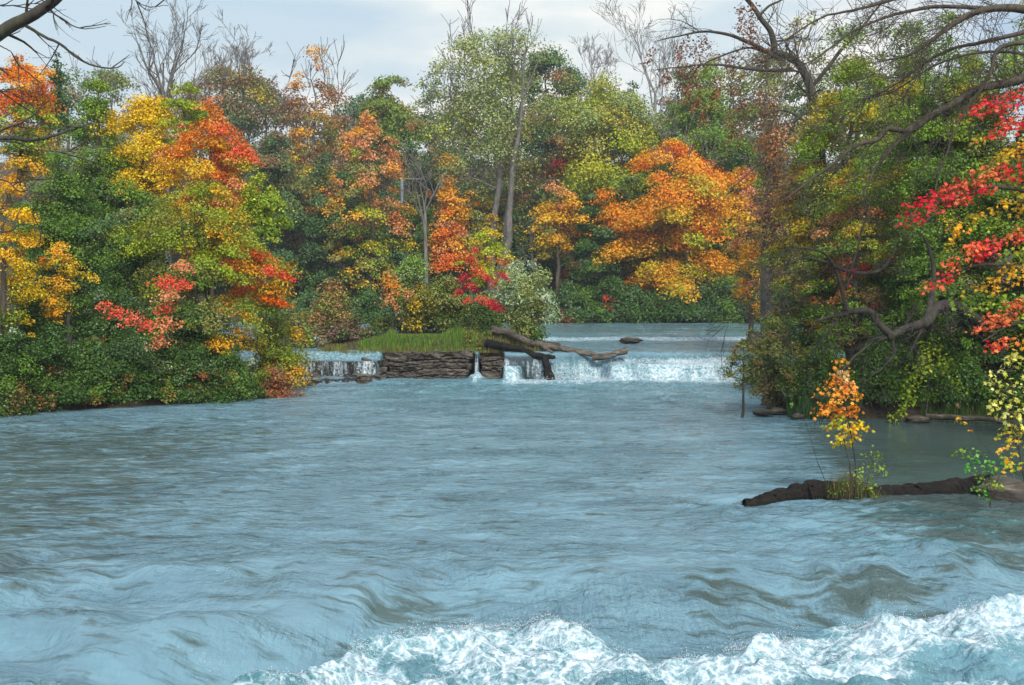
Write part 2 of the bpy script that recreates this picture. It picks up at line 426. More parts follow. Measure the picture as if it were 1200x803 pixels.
# ------------------------------------------------------------------ river
LED = np.array([(-60, 5.5), (-8, 6.4), (-4.2, 7.4), (-2.85, 9.1), (-2.2, 9.75), (-1.6, 10.6), (-.95, 11.1), (.39, 11.25), (1.16, 10.5), (2.27, 10.7), (3.58, 11.6), (4.74, 11.4), (6.2, 12.1), (9, 12.8), (60, 14)])
def river(x, y):
    wx = (fbm(x*.5, y*.5, 3, 21)-.5)*1.6; wy = (fbm(x*.5+40, y*.5, 3, 22)-.5)*1.6
    xx, yy = x+wx, y+wy
    # base levels ------------------------------------------------------
    fl = 41.0+.7*(fbm(x*.55, x*0+3, 3, 31)-.5)+.18*(noise(x*3.1, x*0, 32)-.5)-sst(5, 10, x)*.6
    fl = fl+.9*(fbm(x*.9, x*0, 2, 131)-.5)
    fl = fl+2.7*np.maximum(sst(-5.6, -5.3, x)*sst(-1.52, -1.60, x), sst(-1.40, -1.30, x)*sst(-.3, -.45, x))
    gap = .15+1.1*sst(.4, .75, fbm(x*.7+5, x*0, 2, 132)); hs = .3+.45*noise(x*.6, x*0, 133)
    main = 1.04*(hs*sst(fl-gap-.35, fl-gap+.1, y)**.8+(1-hs)*sst(fl-.4, fl+.3, y)**.8)
    wl = sst(-5.25, -5.5, x)          # left cascade region
    c1 = 40.1+.9*(noise(x*1.1, x*0, 34)-.5)+.25*(noise(x*4, x*0, 35)-.5)
    c2 = 41.6+.5*(noise(x*.9, x*0, 36)-.5)
    c0 = 38.2+.5*(noise(x*1.0, x*0, 37)-.5)+.35*(noise(x*.4, x*0, 38)-.5)*2
    left = .12*sst(c0-.1, c0+.08, y)+.6*sst(c1-.12, c1+.1, y)+.32*sst(c2-.4, c2+.4, y)
    z = main*(1-wl)+left*wl
    rf = 52.5+1.5*(noise(x*.25, x*0, 40)-.5)
    z = z+.15*sst(rf-.5, rf+.5, y)
    lower = sst(40.2, 38.5, y); upper = 1-lower
    calm = sst(-2.5, -.2, sdist(np.clip(x, -40, 30), y))*.6      # smaller waves along the banks
    # open chop -----------------------------------------------------------
    ch = (ridged(xx*.9, yy*1.3, 4, 41)-.6)*.10+(fbm(xx*.35, yy*.5, 3, 45)-.5)*.12+(fbm(xx*3.2, yy*4.2, 3, 48)-.5)*.035
    pool = sst(5.2, 8., x-(y-17)*.22)*sst(16.2, 18., y)*sst(29, 27, y)
    z = z+ch*(1-calm)*(.6+.2*lower)*(1-.88*pool)
    # turbulence below the falls
    fb = sst(31, 39.5, y)*lower
    z = z+fb*(ridged(xx*1.5, yy*1.8, 4, 51)-.5)*.2
    # ledge in front -----------------------------------------------------
    ly = np.interp(x, LED[:, 0], LED[:, 1])+.35*(noise(x*1.6, x*0, 55)-.5)+.2*(noise(x*4, x*0, 56)-.5)
    d = ly-y
    A = sst(-5.5, -2.0, x)
    amp = A*(.42+.1*(noise(x*.8, x*0+2, 57)-.5))
    zl = -amp*sst(-1.7, -.05, d)
    tur = (ridged(x*.9+.4*wx, y*1.3+.6*wy, 2, 61)-.5)*.30+(fbm(x*2.0+wx, y*2.8+wy, 4, 66, .5)-.5)*.42+(fbm(x*11, y*13, 3, 69, .65)-.5)*.075*sst(-1, .6, d)
    on = sst(-.1, .75, d)*A
    zl = zl+on*(tur+(.0+.2*noise(x*1.1, x*0, 58))*np.exp(-((d-.6)/.45)**2)+.06)
    # green standing wave beside the centre, dark hump at right
    b1 = np.exp(-((x-.75)/.45)**2-((y-10.75)/.28)**2)
    b2 = np.exp(-((x-4.3)/.85)**2-((y-12.35)/.45)**2); b3 = np.exp(-((x-5.7)/.5)**2-((y-13.1)/.4)**2)
    zl = zl+.22*b1+.20*b2+.12*b3-.12*np.exp(-((x-4.2)/.9)**2-((y-11.75)/.25)**2)
    # left folds
    fld = sst(-1.5, -3.5, x)*sst(14, 11.5, y)
    zl = zl+fld*.12*np.sin((y-.35*x+1.2*(fbm(x*.6, y*.3, 3, 71)-.5)*2)*3.4)
    # long flow streaks in the smooth tongue
    st = (fbm(x*7+.8*y, y*1.1, 3, 75)-.5)*.03*sst(18, 12, y)*(1-on)
    # wake by the foreground log, fan towards the right
    wk = np.exp(-((x-3.6)/.5)**2-((y-16.4)/.4)**2)*-.12
    fan = sst(1.5, 4, x)*sst(17.5, 15.5, y)*sst(11.5, 13.5, y)
    zl = zl+fan*(ridged(x*1.2+y*1.5, y*1.3-x*.5, 3, 77)-.55)*.14
    sp = np.exp(-((x+1.42)/.30)**2-((y-39.6)/.35)**2)
    z = z+zl+st+wk+.30*sp*(.6+.8*fbm(x*6, y*6, 3, 191))
    # attributes -----------------------------------------------------------
    foam = np.zeros_like(z)
    dm = fl-y
    mainm = (1-wl)
    foam = np.maximum(foam, mainm*sst(-.25, 0.25, dm)*sst(4.2, 1.2, dm)*(.62+.6*fbm(x*1.6, y*.5, 3, 134)))
    foam = np.maximum(foam, mainm*sst(.7, 1.2, dm)*sst(5.5, 1.8, dm)*1.04)
    foam = np.maximum(foam, mainm*sst(-.2, .3, dm)*(.80*sst(12, 1.5, dm)))
    foam = np.maximum(foam, mainm*sst(-.1, .5, dm)*(.66*sst(28, 6, dm)))
    foam = np.maximum(foam, wl*np.maximum((.62+.42*noise(x*2.3, x*0, 192))*sst(.5, 0, np.abs(y-c1)), .8*sst(.75, .3, np.abs(y-c2))))
    foam = np.maximum(foam, wl*.86*sst(.45, 0, np.abs(y-c0+.15)))
    foam = np.maximum(foam, .35*wl*sst(30, 38, y)*lower)
    foam = np.maximum(foam, .98*sst(1.5, .3, np.abs(y-rf+.3)))
    foam = np.maximum(foam, (.62+.3*fbm(x*.3, y*.6, 3, 80))*sst(41, 43, y)*(.6+.4*sst(.45, .6, fbm(x*.25, y*.9, 3, 81))))
    fr = A*sst(-.35, .7, d)*(.94+.3*sst(.25, .75, tur/.42+.5)+.35*np.exp(-((d-.6)/.5)**2))
    fr = fr*(1-.75*b1)*(1-.42*sst(.47, .64, fbm(x*.9, y*1.2, 3, 83)))
    foam = np.maximum(foam, np.clip(fr, 0, 1.05))
    # scattered flecks and strings of foam
    foam = np.maximum(foam, .30+.22*(fbm(x*.35, y*.8, 4, 85)-.4)*2)
    foam = np.maximum(foam, .78*np.exp(-((x-3.55)/.35)**2-((y-16.2)/.35)**2))
    foam = np.maximum(foam, .66*fan*sst(.62, .78, ridged(x*1.2+y*1.5, y*1.3-x*.5, 3, 77)))
    foam = np.maximum(foam, .72*sst(.28, .1, np.abs(y-(27.8-(x+9)*.05)+.6*(noise(x, y*0, 88)-.5)))*sst(-12.5, -9, x)*sst(-5.5, -7, x))
    foam = np.maximum(foam, 1.05*np.clip(sp*2.2, 0, 1))
    fall = np.zeros_like(z)
    fall = np.maximum(fall, wl*sst(.24, .12, np.abs(y-c1)))
    fall = np.maximum(fall, wl*sst(.22, .1, np.abs(y-c0)))
    fall = np.maximum(fall, (1-wl)*sst(.1, .3, dm+.25)*sst(.85, .5, dm)*(.25+.6*sst(1.6, .9, x)))
    foam = np.where((x < 1.6) & (x > -.2) & (np.abs(y-fl+.2) < .6), foam*.86, foam)
    bed_refl = .42+.0*z  # shallow bed tone together with painted reflections of the dark banks
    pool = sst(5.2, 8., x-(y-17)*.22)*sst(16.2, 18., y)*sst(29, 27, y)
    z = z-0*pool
    bed_refl = bed_refl+.42*sst(-3, -9, x)*sst(30, 22, y)*sst(9.5, 13, y)
    bed_refl = bed_refl+.85*sst(4.6, 7.5, x-(y-16)*.18)*sst(12.3, 14.5, y)*sst(29, 24, y)
    bed_refl = bed_refl+.6*np.exp(-((x-4.5)/.8)**2-((y-12.15)/.4)**2)+.35*np.exp(-((x-2.6)/.7)**2-((y-11.9)/.4)**2)+.45*pool+.3*sst(56, 60, y)*sst(0, 4, x)
    bed_refl = bed_refl+.3*np.exp(-((x+1.2)/1.1)**2-((y-11.6)/.4)**2)
    return z, np.stack([np.clip(foam, 0, 1.1), np.clip(fall, 0, 1), np.clip(bed_refl, 0, 1.2), 1-.9*np.clip(pool, 0, 1)], -1)
xs = seg([(-60, -28, .6), (-28, -7, .085), (-7, 8, .026), (8, 22, .085), (22, 40, .6)])
ys = seg([(2, 8, .08), (8, 13.5, .022), (13.5, 20, .036), (20, 30, .06), (30, 37.8, .08), (37.8, 42.5, .045), (42.5, 56, .12), (56, 96, .35)])
X, Y = np.meshgrid(xs, ys)
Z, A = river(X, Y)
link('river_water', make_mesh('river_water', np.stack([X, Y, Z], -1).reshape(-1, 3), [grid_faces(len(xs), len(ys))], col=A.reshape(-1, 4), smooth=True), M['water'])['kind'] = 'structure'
def wz(x, y): return float(river(np.array([[x]]), np.array([[y]]))[0][0, 0])

# spray thrown up by the foreground rapid and by the falls
rng = np.random.default_rng(5)
mb = MB()
def drops(P, S):
    n = len(P); o = np.array([(1, 0, 0), (-1, 0, 0), (0, 1, 0), (0, -1, 0), (0, 0, 1), (0, 0, -1)], float)
    T = np.array([(0, 2, 4), (2, 1, 4), (1, 3, 4), (3, 0, 4), (2, 0, 5), (1, 2, 5), (3, 1, 5), (0, 3, 5)])
    V = (P[:, None]+S[:, None, None]*o[None]*rng.uniform(.6, 1.4, (n, 1, 3))).reshape(-1, 3)
    mb.add(V, None, (np.arange(n)[:, None, None]*6+T[None]).reshape(-1, 3))
x = rng.uniform(-3.3, 6.6, 30000); y = np.interp(x, LED[:, 0], LED[:, 1])-np.abs(rng.normal(.1, .7, 30000))
k = noise(x*3.3, y*3.3, 90) > .55; x = x[k]; y = y[k]
z, _ = river(x, y)
drops(np.stack([x, y, z+rng.exponential(.03, len(x))*noise(x*3, y*3, 92)*2], -1), rng.uniform(.002, .0055, len(x)))
x = rng.uniform(1.2, 9.5, 2500); y = 40.3-np.abs(rng.normal(0, .4, 2500)); z, _ = river(x, y)
drops(np.stack([x, y, z+rng.exponential(.10, len(x))], -1), rng.uniform(.006, .016, len(x)))
o = link('water_spray', mb.mesh('water_spray'), M['spray']); tag(o, 'white droplets thrown up above the rapids and below the falls', 'spray', kind='stuff')

# ------------------------------------------------------------------ foliage palettes (real leaf colours)
OR = (.57, .19, .02); OR2 = (.58, .28, .035); DOR = (.50, .125, .018); YE = (.54, .37, .025); YE2 = (.44, .32, .035)
LI = (.27, .31, .03); LI2 = (.18, .25, .028); GR = (.085, .155, .022); GR2 = (.125, .205, .028); DG = (.042, .09, .018); BG = (.065, .12, .045)
RE = (.52, .075, .05); CR = (.38, .014, .035); RU = (.24, .09, .035); BR = (.19, .12, .06); OL = (.155, .165, .045); PG = (.21, .255, .09); SI = (.34, .42, .29); PU = (.16, .095, .075); PK = (.46, .21, .1)
PR = {'round': lambda t: np.sqrt(np.clip(1-(2*t-1)**2, 0, 1)),
      'oval': lambda t: np.clip(1-np.abs(2*t-.85)**2.4, .05, 1)**.6,
      'cone': lambda t: (1-t)**.85+.04,
      'vase': lambda t: .35+.65*np.sqrt(np.clip(1-(2*t-1.25)**2/1.6, 0, 1)),
      'mound': lambda t: np.sqrt(np.clip(1-t**2, 0, 1)),
      'column': lambda t: .55+.45*np.sin(t*math.pi)}

DK = 2.3; TOT = [0]
def leaf_cloud(mb, rng, centres, radii, cols, cen, size, dens, flat=.45, shape='rhomb', tops=None):
    """sprays of leaves around each centre; cols: list of palettes (one colour per cluster) """
    P = []; N = []; C = []; S = []
    for c, r, cl in zip(centres, radii, cols):
        n = max(6, int(DK*dens*r*r/(size*size))); TOT[0] += n
        u = rng.normal(size=(n, 3)); u /= np.linalg.norm(u, axis=1)[:, None]
        rad = rng.random(n)**.45
        # ragged outline: lobes
        ang = np.arctan2(u[:, 1], u[:, 0])
        lob = 1+.35*np.sin(ang*rng.integers(2, 5)+rng.uniform(0, 6))+.18*np.sin(ang*7+rng.uniform(0, 6))
        p = u*rad[:, None]*r*np.stack([lob, lob, np.full(n, flat)], -1)
        out = c-cen; ol = math.hypot(out[0], out[1])+1e-6
        droop = .25*(p[:, 0]*out[0]+p[:, 1]*out[1])/ol
        p[:, 2] -= droop+.12*(p[:, 0]**2+p[:, 1]**2)/max(r, 1e-3)
        P.append(c+p)
        nn = rng.normal(size=(n, 3))*.55+np.array([0, 0, .65])+.35*np.array([out[0]/ol, out[1]/ol, 0])+.3*u
        N.append(nn)
        base = cl[0][None]*(1-cl[2])+cl[1][None]*cl[2]
        mixf = (rng.random(n)**2.2)[:, None]
        cc = 1.45*(cl[0][None]*(1-mixf)+cl[1][None]*mixf)*np.exp(rng.normal(0, .13, (n, 1)))*np.exp(rng.normal(0, .06, (n, 3)))
        lum = cc.mean(1, keepdims=True); cc = np.maximum(lum+(cc-lum)*1.1, .004)
        C.append(cc); S.append(size*rng.uniform(.65, 1.4, n))
    add_leaves(mb, np.concatenate(P), np.concatenate(N), np.concatenate(S), np.clip(np.concatenate(C), .004, .85), rng, shape)

def pick(rng, pal):
    w = np.array([p[0] for p in pal], float); return np.array(pal[rng.choice(len(pal), p=w/w.sum())][1])

def skeleton(rng, base, top, targets, r0, trunk_frac=.9, lean=0, stems=1):
    """greedy branching: returns list of (points, radii)"""
    tubes = []; NP = []; NR = []
    for s in range(stems):
        b = base+(rng.normal(size=3)*np.array([r0*2.2, r0*2.2, 0]) if stems > 1 else 0)
        tp = top.copy()
        if stems > 1: tp = tp+np.array([rng.normal(), rng.normal(), 0])*np.linalg.norm(top-base)*.22
        mid = (b+tp)/2+np.array([rng.normal()*.05, rng.normal()*.05, 0])*np.linalg.norm(tp-b)+np.array([lean, 0, 0])
        P = bez(b, mid, b+(tp-b)*trunk_frac, 12)
        P = P+rng.normal(size=P.shape)*np.linalg.norm(tp-b)*.006
        rr = r0*(1-.88*np.linspace(0, 1, 12)**.9); rr[0] *= 1.35
        tubes.append((P, rr)); NP.append(P[2:]); NR.append(rr[2:])
    NP = np.concatenate(NP); NR = np.concatenate(NR)
    tr = np.asarray(targets)
    d0 = np.min(np.linalg.norm(tr[:, None]-NP[None], axis=2), 1)
    for k in np.argsort(d0):
        c = tr[k]; dv = c[None]-NP; dist = np.linalg.norm(dv, axis=1)
        cost = dist+1.2*np.maximum(0, -dv[:, 2]+.15*dist)
        i = int(np.argmin(cost)); a = NP[i]; L = dist[i]
        if L < 1e-3: continue
        r1 = min(NR[i]*.72, r0*.06+.016*L); r2 = max(r1*.25, r0*.012)
        m = (a+c)/2+np.array([0, 0, -.05*L])+rng.normal(size=3)*.07*L
        P = bez(a, m, c, 5); rr = np.linspace(r1, r2, 5)
        tubes.append((P, rr)); NP = np.concatenate([NP, P[1:]]); NR = np.concatenate([NR, rr[1:]])
    return tubes

def grow(tubes, rng, p, d, L, r, depth, up=.1, spread=.5, segs=5, tips=None, nk=(2, 4)):
    """bare branching limb"""
    P = [np.array(p, float)]; d = np.array(d, float); d /= np.linalg.norm(d)
    for k in range(segs):
        d = d+rng.normal(size=3)*.13+np.array([0, 0, up*.12]); d /= np.linalg.norm(d)
        P.append(P[-1]+d*L/segs)
    P = np.array(P); tubes.append((P, np.linspace(r, r*.45 if depth else r*.15, segs+1)))
    if tips is not None and depth <= 1: tips.append(P[-1])
    if depth == 0: return
    for k in range(rng.integers(*nk)+1):
        t = rng.uniform(.3, 1); i = min(int(t*segs), segs-1)
        q = P[i]+(P[i+1]-P[i])*(t*segs-i) if i < segs else P[-1]
        nd_ = d+rng.normal(size=3)*spread; 
        grow(tubes, rng, q, nd_, L*rng.uniform(.45, .75), r*(1-.5*t)*.6, depth-1, up, spread, max(3, segs-1), tips, nk)

SZ = 1.16          # leaf size in image pixels (at 1024 wide) for distant trees
def tree(name, px, Y, top, bot, wpx, pal_top, pal_bot, label, cat='tree', group=None, prof='oval', dens=1.0, nclus=46, bark='bark_brown', r0=None, lean=0,
         seed=0, pal_side=None, lsize=None, shape='rhomb', stems=1, parts=('trunk', 'crown'), base_x=None, flat=.5, crad=.17, bare=0, depth=None, gz=None, tw=.9):
    rng = np.random.default_rng(int(px*7+Y*13+top*3+seed*101) & 0xffffff)
    T_ = at(px, top, Y); B_ = at(px, bot, Y)
    W = pxw(wpx, Y)/2; x0 = T_[0] if base_x is None else at(base_x, 300, Y)[0]
    g = gh(x0, Y) if gz is None else gz
    base = np.array([x0, Y, g-.15]); zt, zb = T_[2], max(B_[2], g+.05)
    H = zt-zb; cx = T_[0]; D = W*(.85 if depth is None else depth)
    pf = PR[prof]
    n = int(nclus*1.35)
    t = rng.random(n*4); keep = rng.random(n*4) < pf(t)**1.3; t = t[keep][:n]
    th = rng.uniform(0, 2*math.pi, len(t)); rho = rng.random(len(t))**.42
    wob = 1+.42*(noise(th*1.3+seed+px, t*3.1+Y, 5)-.5)*2
    rr = pf(t)*rho*wob
    cr = crad*2*W*rng.uniform(.65, 1.35, len(t))*(0.75+.25*pf(t))
    cr = np.minimum(cr, .3*H+.1)
    C = np.stack([cx+np.cos(th)*np.maximum(W*rr-cr*.55*rho, 0), Y+np.sin(th)*np.maximum(D*rr-cr*.5, 0), zb+t*(H-cr*.35)], -1)
    C[:, 2] = np.maximum(C[:, 2], g+.15+cr*.25)
    cols = []
    for c, tt in zip(C, t):
        side = pal_side is not None and rng.random() < .75 and ((c[0]-cx)/W > .2)
        f = rng.random() < sst(.25, .75, np.array(tt+rng.normal()*.12))
        p = pal_side if side else (pal_top if f else pal_bot)
        a, b = pick(rng, p), pick(rng, p); cols.append((a, .6*a+.4*b if rng.random() < .5 else b, .3))
    size = (SZ*Y/996*1.9) if lsize is None else lsize
    root = empty(name, (base[0], base[1], g), label, cat, group)
    off = np.array([base[0], base[1], g])
    r0 = (.018*(zt-g)+.02) if r0 is None else r0
    cen = np.array([cx, Y, zb+.5*H])
    tubes = skeleton(rng, base, np.array([cx, Y, zt-.06*H]), C, r0, tw, lean, stems)
    mb = MB()
    for k, (P, rad) in enumerate(tubes):
        rad = np.maximum(rad, .00035*Y)
        mb.tube(P, rad, 9 if k < stems else (5 if rad[0] > .03 else 4), cap=False, rough=.12 if k < stems else 0, seed=k)
    if bare:
        tb = []
        for k in range(bare):
            c = C[rng.integers(len(C))]; d = (c-np.array([base[0], base[1], zb-.3*H])); d /= np.linalg.norm(d)
            grow(tb, rng, c, d+rng.normal(size=3)*.25, .3*H*rng.uniform(.5, 1), .02*Y/80+.01, 2, .5, .4)
        for P, rad in tb: mb.tube(P, np.maximum(rad, .00028*Y), 3, cap=False)
    link(parts[0], mb.mesh(parts[0], True, off), M[bark], root)
    mb = MB()
    leaf_cloud(mb, rng, C, cr, cols, cen, size, 3.1*dens, flat, shape)
    # loose leaves inside the whole envelope so that the crown holds together
    link(parts[1], mb.mesh(parts[1], False, off), M['leaf'], root)
    return root
def shrub(name, px, Y, top, bot, wpx, pal, label, **kw):
    kw.setdefault('prof', 'mound'); kw.setdefault('nclus', 30); kw.setdefault('crad', .2); kw.setdefault('stems', 5); kw.setdefault('r0', .028); kw.setdefault('flat', .7)
    kw.setdefault('pal_bot', pal); kw.setdefault('cat', 'shrub'); kw.setdefault('tw', .75)
    pb = kw.pop('pal_bot')
    return tree(name, px, Y, top, bot, wpx, pal, pb, label, parts=('stems', 'foliage'), **kw)
def bare_tree(name, px, Y, top, fork, label, n=7, r0=.22, spread=.42, seed=0, bark='bark_grey', group=None, L=None, depth=4, lean=0, cat='bare tree', base_px=None):
    rng = np.random.default_rng(seed+px)
    T_ = at(px, top, Y); Fk = at(px, fork, Y); bx = T_[0] if base_px is None else at(base_px, 300, Y)[0]
    g = gh(bx, Y); root = empty(name, (bx, Y, g), label, cat, group)
    base = np.array([bx, Y, g-.1]); fk = np.array([Fk[0], Y, Fk[2]])
    P = bez(base, (base+fk)/2+np.array([lean, 0, 0]), fk, 10)
    mb = MB(); mb.tube(P, np.linspace(r0, r0*.62, 10), 9, cap=False, rough=.12)
    link('trunk', mb.mesh('trunk', True, root.location), M[bark], root)
    H = T_[2]-fk[2]; tb = []
    for k in range(n):
        a = rng.uniform(0, 2*math.pi); s = spread*rng.uniform(.3, 1.15)
        q = P[-1-int(rng.integers(0, 3))]
        grow(tb, rng, q, (math.cos(a)*s, math.sin(a)*s*.8, 1), H*rng.uniform(.5, .8), r0*.4, depth, .6, .38, 6, nk=(1, 4))
    mb = MB()
    for P, rad in tb: mb.tube(P, np.maximum(rad, .00019*Y), 5 if rad[0] > .05 else 3, cap=False)
    link('branches', mb.mesh('branches', True, root.location), M[bark], root)
    return root
# ================================================================== FAR BANK
w_ = lambda *a: list(a)
# front row, from left to right
tree('maple_tree', 430, 80.2, 120, 345, 104, [(4, PK), (2, OR2), (1, OL)], [(2, YE2), (2, OL), (1, OR2), (3, LI2)], 'tall maple on the far bank, salmon orange at its narrow top, olive yellow below', 'maple tree', prof='oval', nclus=84, crad=.13, dens=.85)
tree('willow_tree', 575, 84, 28, 225, 165, [(4, PG), (2, OL), (1, LI)], [(3, PG), (2, OL), (1, BG)], 'tallest pale green tree in the middle with several grey trunks rising above the island', 'tree', prof='vase', nclus=70, crad=.15, bark='bark_grey', stems=3, r0=.42, dens=.34, bare=16)
tree('maple_tree', 788, 81, 148, 352, 158, [(4, OR), (2, OR2), (1, DOR)], [(2, OR), (2, OR2), (3, YE2), (2, LI)], 'broad bright orange maple hanging over the far waterline', 'maple tree', prof='oval', nclus=95, crad=.14, dens=1.15)
tree('maple_tree', 848, 83, 185, 368, 80, [(3, YE2), (2, OR2), (1, LI)], [(3, LI2), (2, YE2), (2, GR2)], 'yellow and lime maple touching the right side of the broad orange one', 'maple tree', nclus=50)
tree('maple_tree', 525, 82, 168, 312, 62, [(3, OR2), (2, PK), (1, OL)], [(2, DOR), (3, PK), (2, OR2)], 'slim red orange maple standing behind the island shrubs', 'maple tree', prof='cone', nclus=46, crad=.2)
tree('linden_tree', 706, 88, 84, 250, 140, [(3, LI), (2, PG), (1, YE2)], [(3, LI), (2, LI2), (1, OR2)], 'lime green leaning tree with a curved trunk behind the broad orange maple', 'tree', prof='round', nclus=60, lean=2.0, base_x=728, bark='bark_grey', dens=.85)
tree('maple_tree', 655, 81.5, 196, 300, 74, [(3, OR2), (2, PK)], [(3, OR2), (2, YE2), (1, OL)], 'small soft orange maple between the pale willow shrub and the dark green tree', 'maple tree', nclus=40, dens=.8)
tree('cedar_tree', 692, 81, 226, 368, 66, [(4, DG), (1, BG)], [(4, DG), (1, GR)], 'dark green dense tree directly left of the broad orange maple', 'tree', prof='column', nclus=60, dens=1.2)
tree('oak_tree', 368, 93, 52, 262, 96, [(3, OR2), (2, BR), (2, RU)], [(2, OL), (2, YE2), (1, BG), (1, RU)], 'tall thin rust coloured tree with a ragged top against the sky', 'tree', nclus=60, dens=.75, bark='bark_grey', bare=6, crad=.15)
tree('oak_tree', 458, 100, 80, 200, 78, [(3, OL), (3, GR2), (1, YE2)], [(3, GR), (2, OL)], 'round olive green crown standing against the sky behind the salmon topped maple', 'tree', prof='round', nclus=50, dens=1.1)
tree('oak_tree', 640, 104, 46, 190, 92, [(4, BG), (2, GR), (1, PG)], [(3, BG), (1, RU)], 'bluish green crown peeping out behind the right edge of the tallest pale tree', 'tree', prof='round', nclus=46)
tree('beech_tree', 262, 97, 50, 200, 120, [(3, BR), (2, PU), (2, OL), (1, YE2)], [(2, OL), (2, BG), (1, PU)], 'thinning mauve brown crown against the sky right of the tall leafless tree', 'tree', nclus=56, dens=.55, bare=9, bark='bark_grey')
tree('pine_tree', 742, 98, 76, 220, 62, [(4, BG), (1, GR)], [(3, BG), (2, GR)], 'blue green narrow crown below the leafless fork right of centre', 'tree', prof='cone', nclus=46)
tree('ash_tree', 832, 87, 66, 300, 128, [(3, GR2), (2, LI2), (1, GR)], [(4, GR), (2, GR2), (1, DG)], 'fresh green tall tree behind the rusty hanging leaves', 'tree', nclus=80, dens=1.0)
tree('hemlock_tree', 325, 80, 128, 338, 92, [(3, BG), (2, OL), (1, BR)], [(4, BG), (2, DG)], 'dark blue green tree right of the orange red riverside maple', 'tree', nclus=70, dens=1.05, bark='bark_dark')
tree('hemlock_tree', 378, 81, 176, 352, 82, [(3, BG), (1, OL), (1, OR2)], [(4, DG), (2, BG)], 'shadowy green tree with dark trunks beside the salmon topped maple', 'tree', nclus=60, bark='bark_dark')
tree('ash_tree', 486, 92, 122, 320, 86, [(2, OL), (2, BG), (1, PK)], [(3, BG), (2, OL), (1, DG)], 'grey green tree behind the tall steel pole', 'tree', nclus=60, dens=.85)
tree('beech_tree', 610, 90, 148, 330, 90, [(2, PK), (2, RU), (2, OL)], [(3, OL), (2, BG), (1, YE2)], 'dull pinkish brown tree between the grey trunks and the small soft orange maple', 'tree', nclus=56, dens=.8, bark='bark_grey')
tree('maple_tree', 552, 83, 200, 330, 62, [(2, OR2), (2, OL), (1, YE2)], [(3, OL), (2, BG), (1, OR2)], 'mottled orange and olive maple under the tallest pale tree', 'maple tree', nclus=40)
tree('ash_tree', 740, 84, 190, 330, 70, [(3, GR2), (1, PG)], [(3, GR), (2, DG)], 'mid green tree tucked behind the left half of the broad orange maple', 'tree', nclus=46)
tree('maple_tree', 880, 84, 160, 330, 70, [(3, PK), (2, OR2), (1, RE)], [(2, OR2), (2, OL), (2, LI2)], 'pinkish orange maple beside the vine covered trunk', 'maple tree', nclus=46)
bare_tree('bare_tree', 192, 72, 8, 118, 'tall leafless grey tree forking against the sky above the yellow tree', n=9, r0=.3, spread=.5, seed=3)
bare_tree('bare_tree', 768, 100, 14, 110, 'leafless pale tree with a fan of upright twigs right of centre', n=6, r0=.22, spread=.55, seed=5, bark='bark_pale')
bare_tree('bare_tree', 800, 79.9, 120, 215, 'slim leaning grey tree without leaves standing before the broad orange maple', n=5, r0=.24, spread=.5, seed=9, L=1, depth=3, base_px=812)
bare_tree('bare_tree', 498, 80, 170, 250, 'thin grey bare trunk just right of the steel pole', n=5, r0=.2, spread=.3, seed=12, depth=3, base_px=500)
bare_tree('bare_tree', 285, 100, 48, 110, 'cluster of thin mauve twigs above the thinning brown crown', n=10, r0=.15, spread=.55, seed=14, bark='bark_pale')
bare_tree('bare_tree', 702, 110, 60, 120, 'faint mauve leafless tree on the skyline between two green crowns', n=10, r0=.15, spread=.5, seed=15, bark='bark_pale')
bare_tree('bare_tree', 628, 82, 255, 318, 'grey leaning bare trunk behind the silvery willow shrub', n=4, r0=.2, spread=.6, seed=18, depth=2, base_px=640)

# hillside rows behind (each with its own colours)
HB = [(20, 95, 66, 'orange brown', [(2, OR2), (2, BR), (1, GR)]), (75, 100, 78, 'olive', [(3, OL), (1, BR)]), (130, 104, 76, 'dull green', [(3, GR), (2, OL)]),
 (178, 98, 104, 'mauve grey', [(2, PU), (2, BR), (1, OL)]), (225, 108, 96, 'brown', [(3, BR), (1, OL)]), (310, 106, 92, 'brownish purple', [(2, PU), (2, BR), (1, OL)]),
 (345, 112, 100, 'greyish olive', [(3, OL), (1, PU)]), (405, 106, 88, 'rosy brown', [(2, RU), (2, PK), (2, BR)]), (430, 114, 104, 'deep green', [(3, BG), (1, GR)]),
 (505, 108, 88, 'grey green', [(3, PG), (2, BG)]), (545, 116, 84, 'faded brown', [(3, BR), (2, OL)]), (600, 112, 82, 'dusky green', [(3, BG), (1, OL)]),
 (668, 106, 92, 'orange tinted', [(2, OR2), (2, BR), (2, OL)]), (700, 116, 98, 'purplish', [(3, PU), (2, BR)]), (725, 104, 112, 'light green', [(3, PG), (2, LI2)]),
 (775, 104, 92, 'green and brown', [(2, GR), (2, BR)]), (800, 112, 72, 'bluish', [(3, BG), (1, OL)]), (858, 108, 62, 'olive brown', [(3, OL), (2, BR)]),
 (900, 104, 50, 'yellow green', [(3, LI2), (2, OL)]), (950, 100, 34, 'green', [(3, GR), (1, OL)]), (1005, 96, 24, 'olive green', [(3, OL), (2, GR)]), (1070, 92, 20, 'leafy green', [(3, GR), (2, LI2)]), (1140, 90, 14, 'yellowish', [(2, LI2), (2, OL)])]
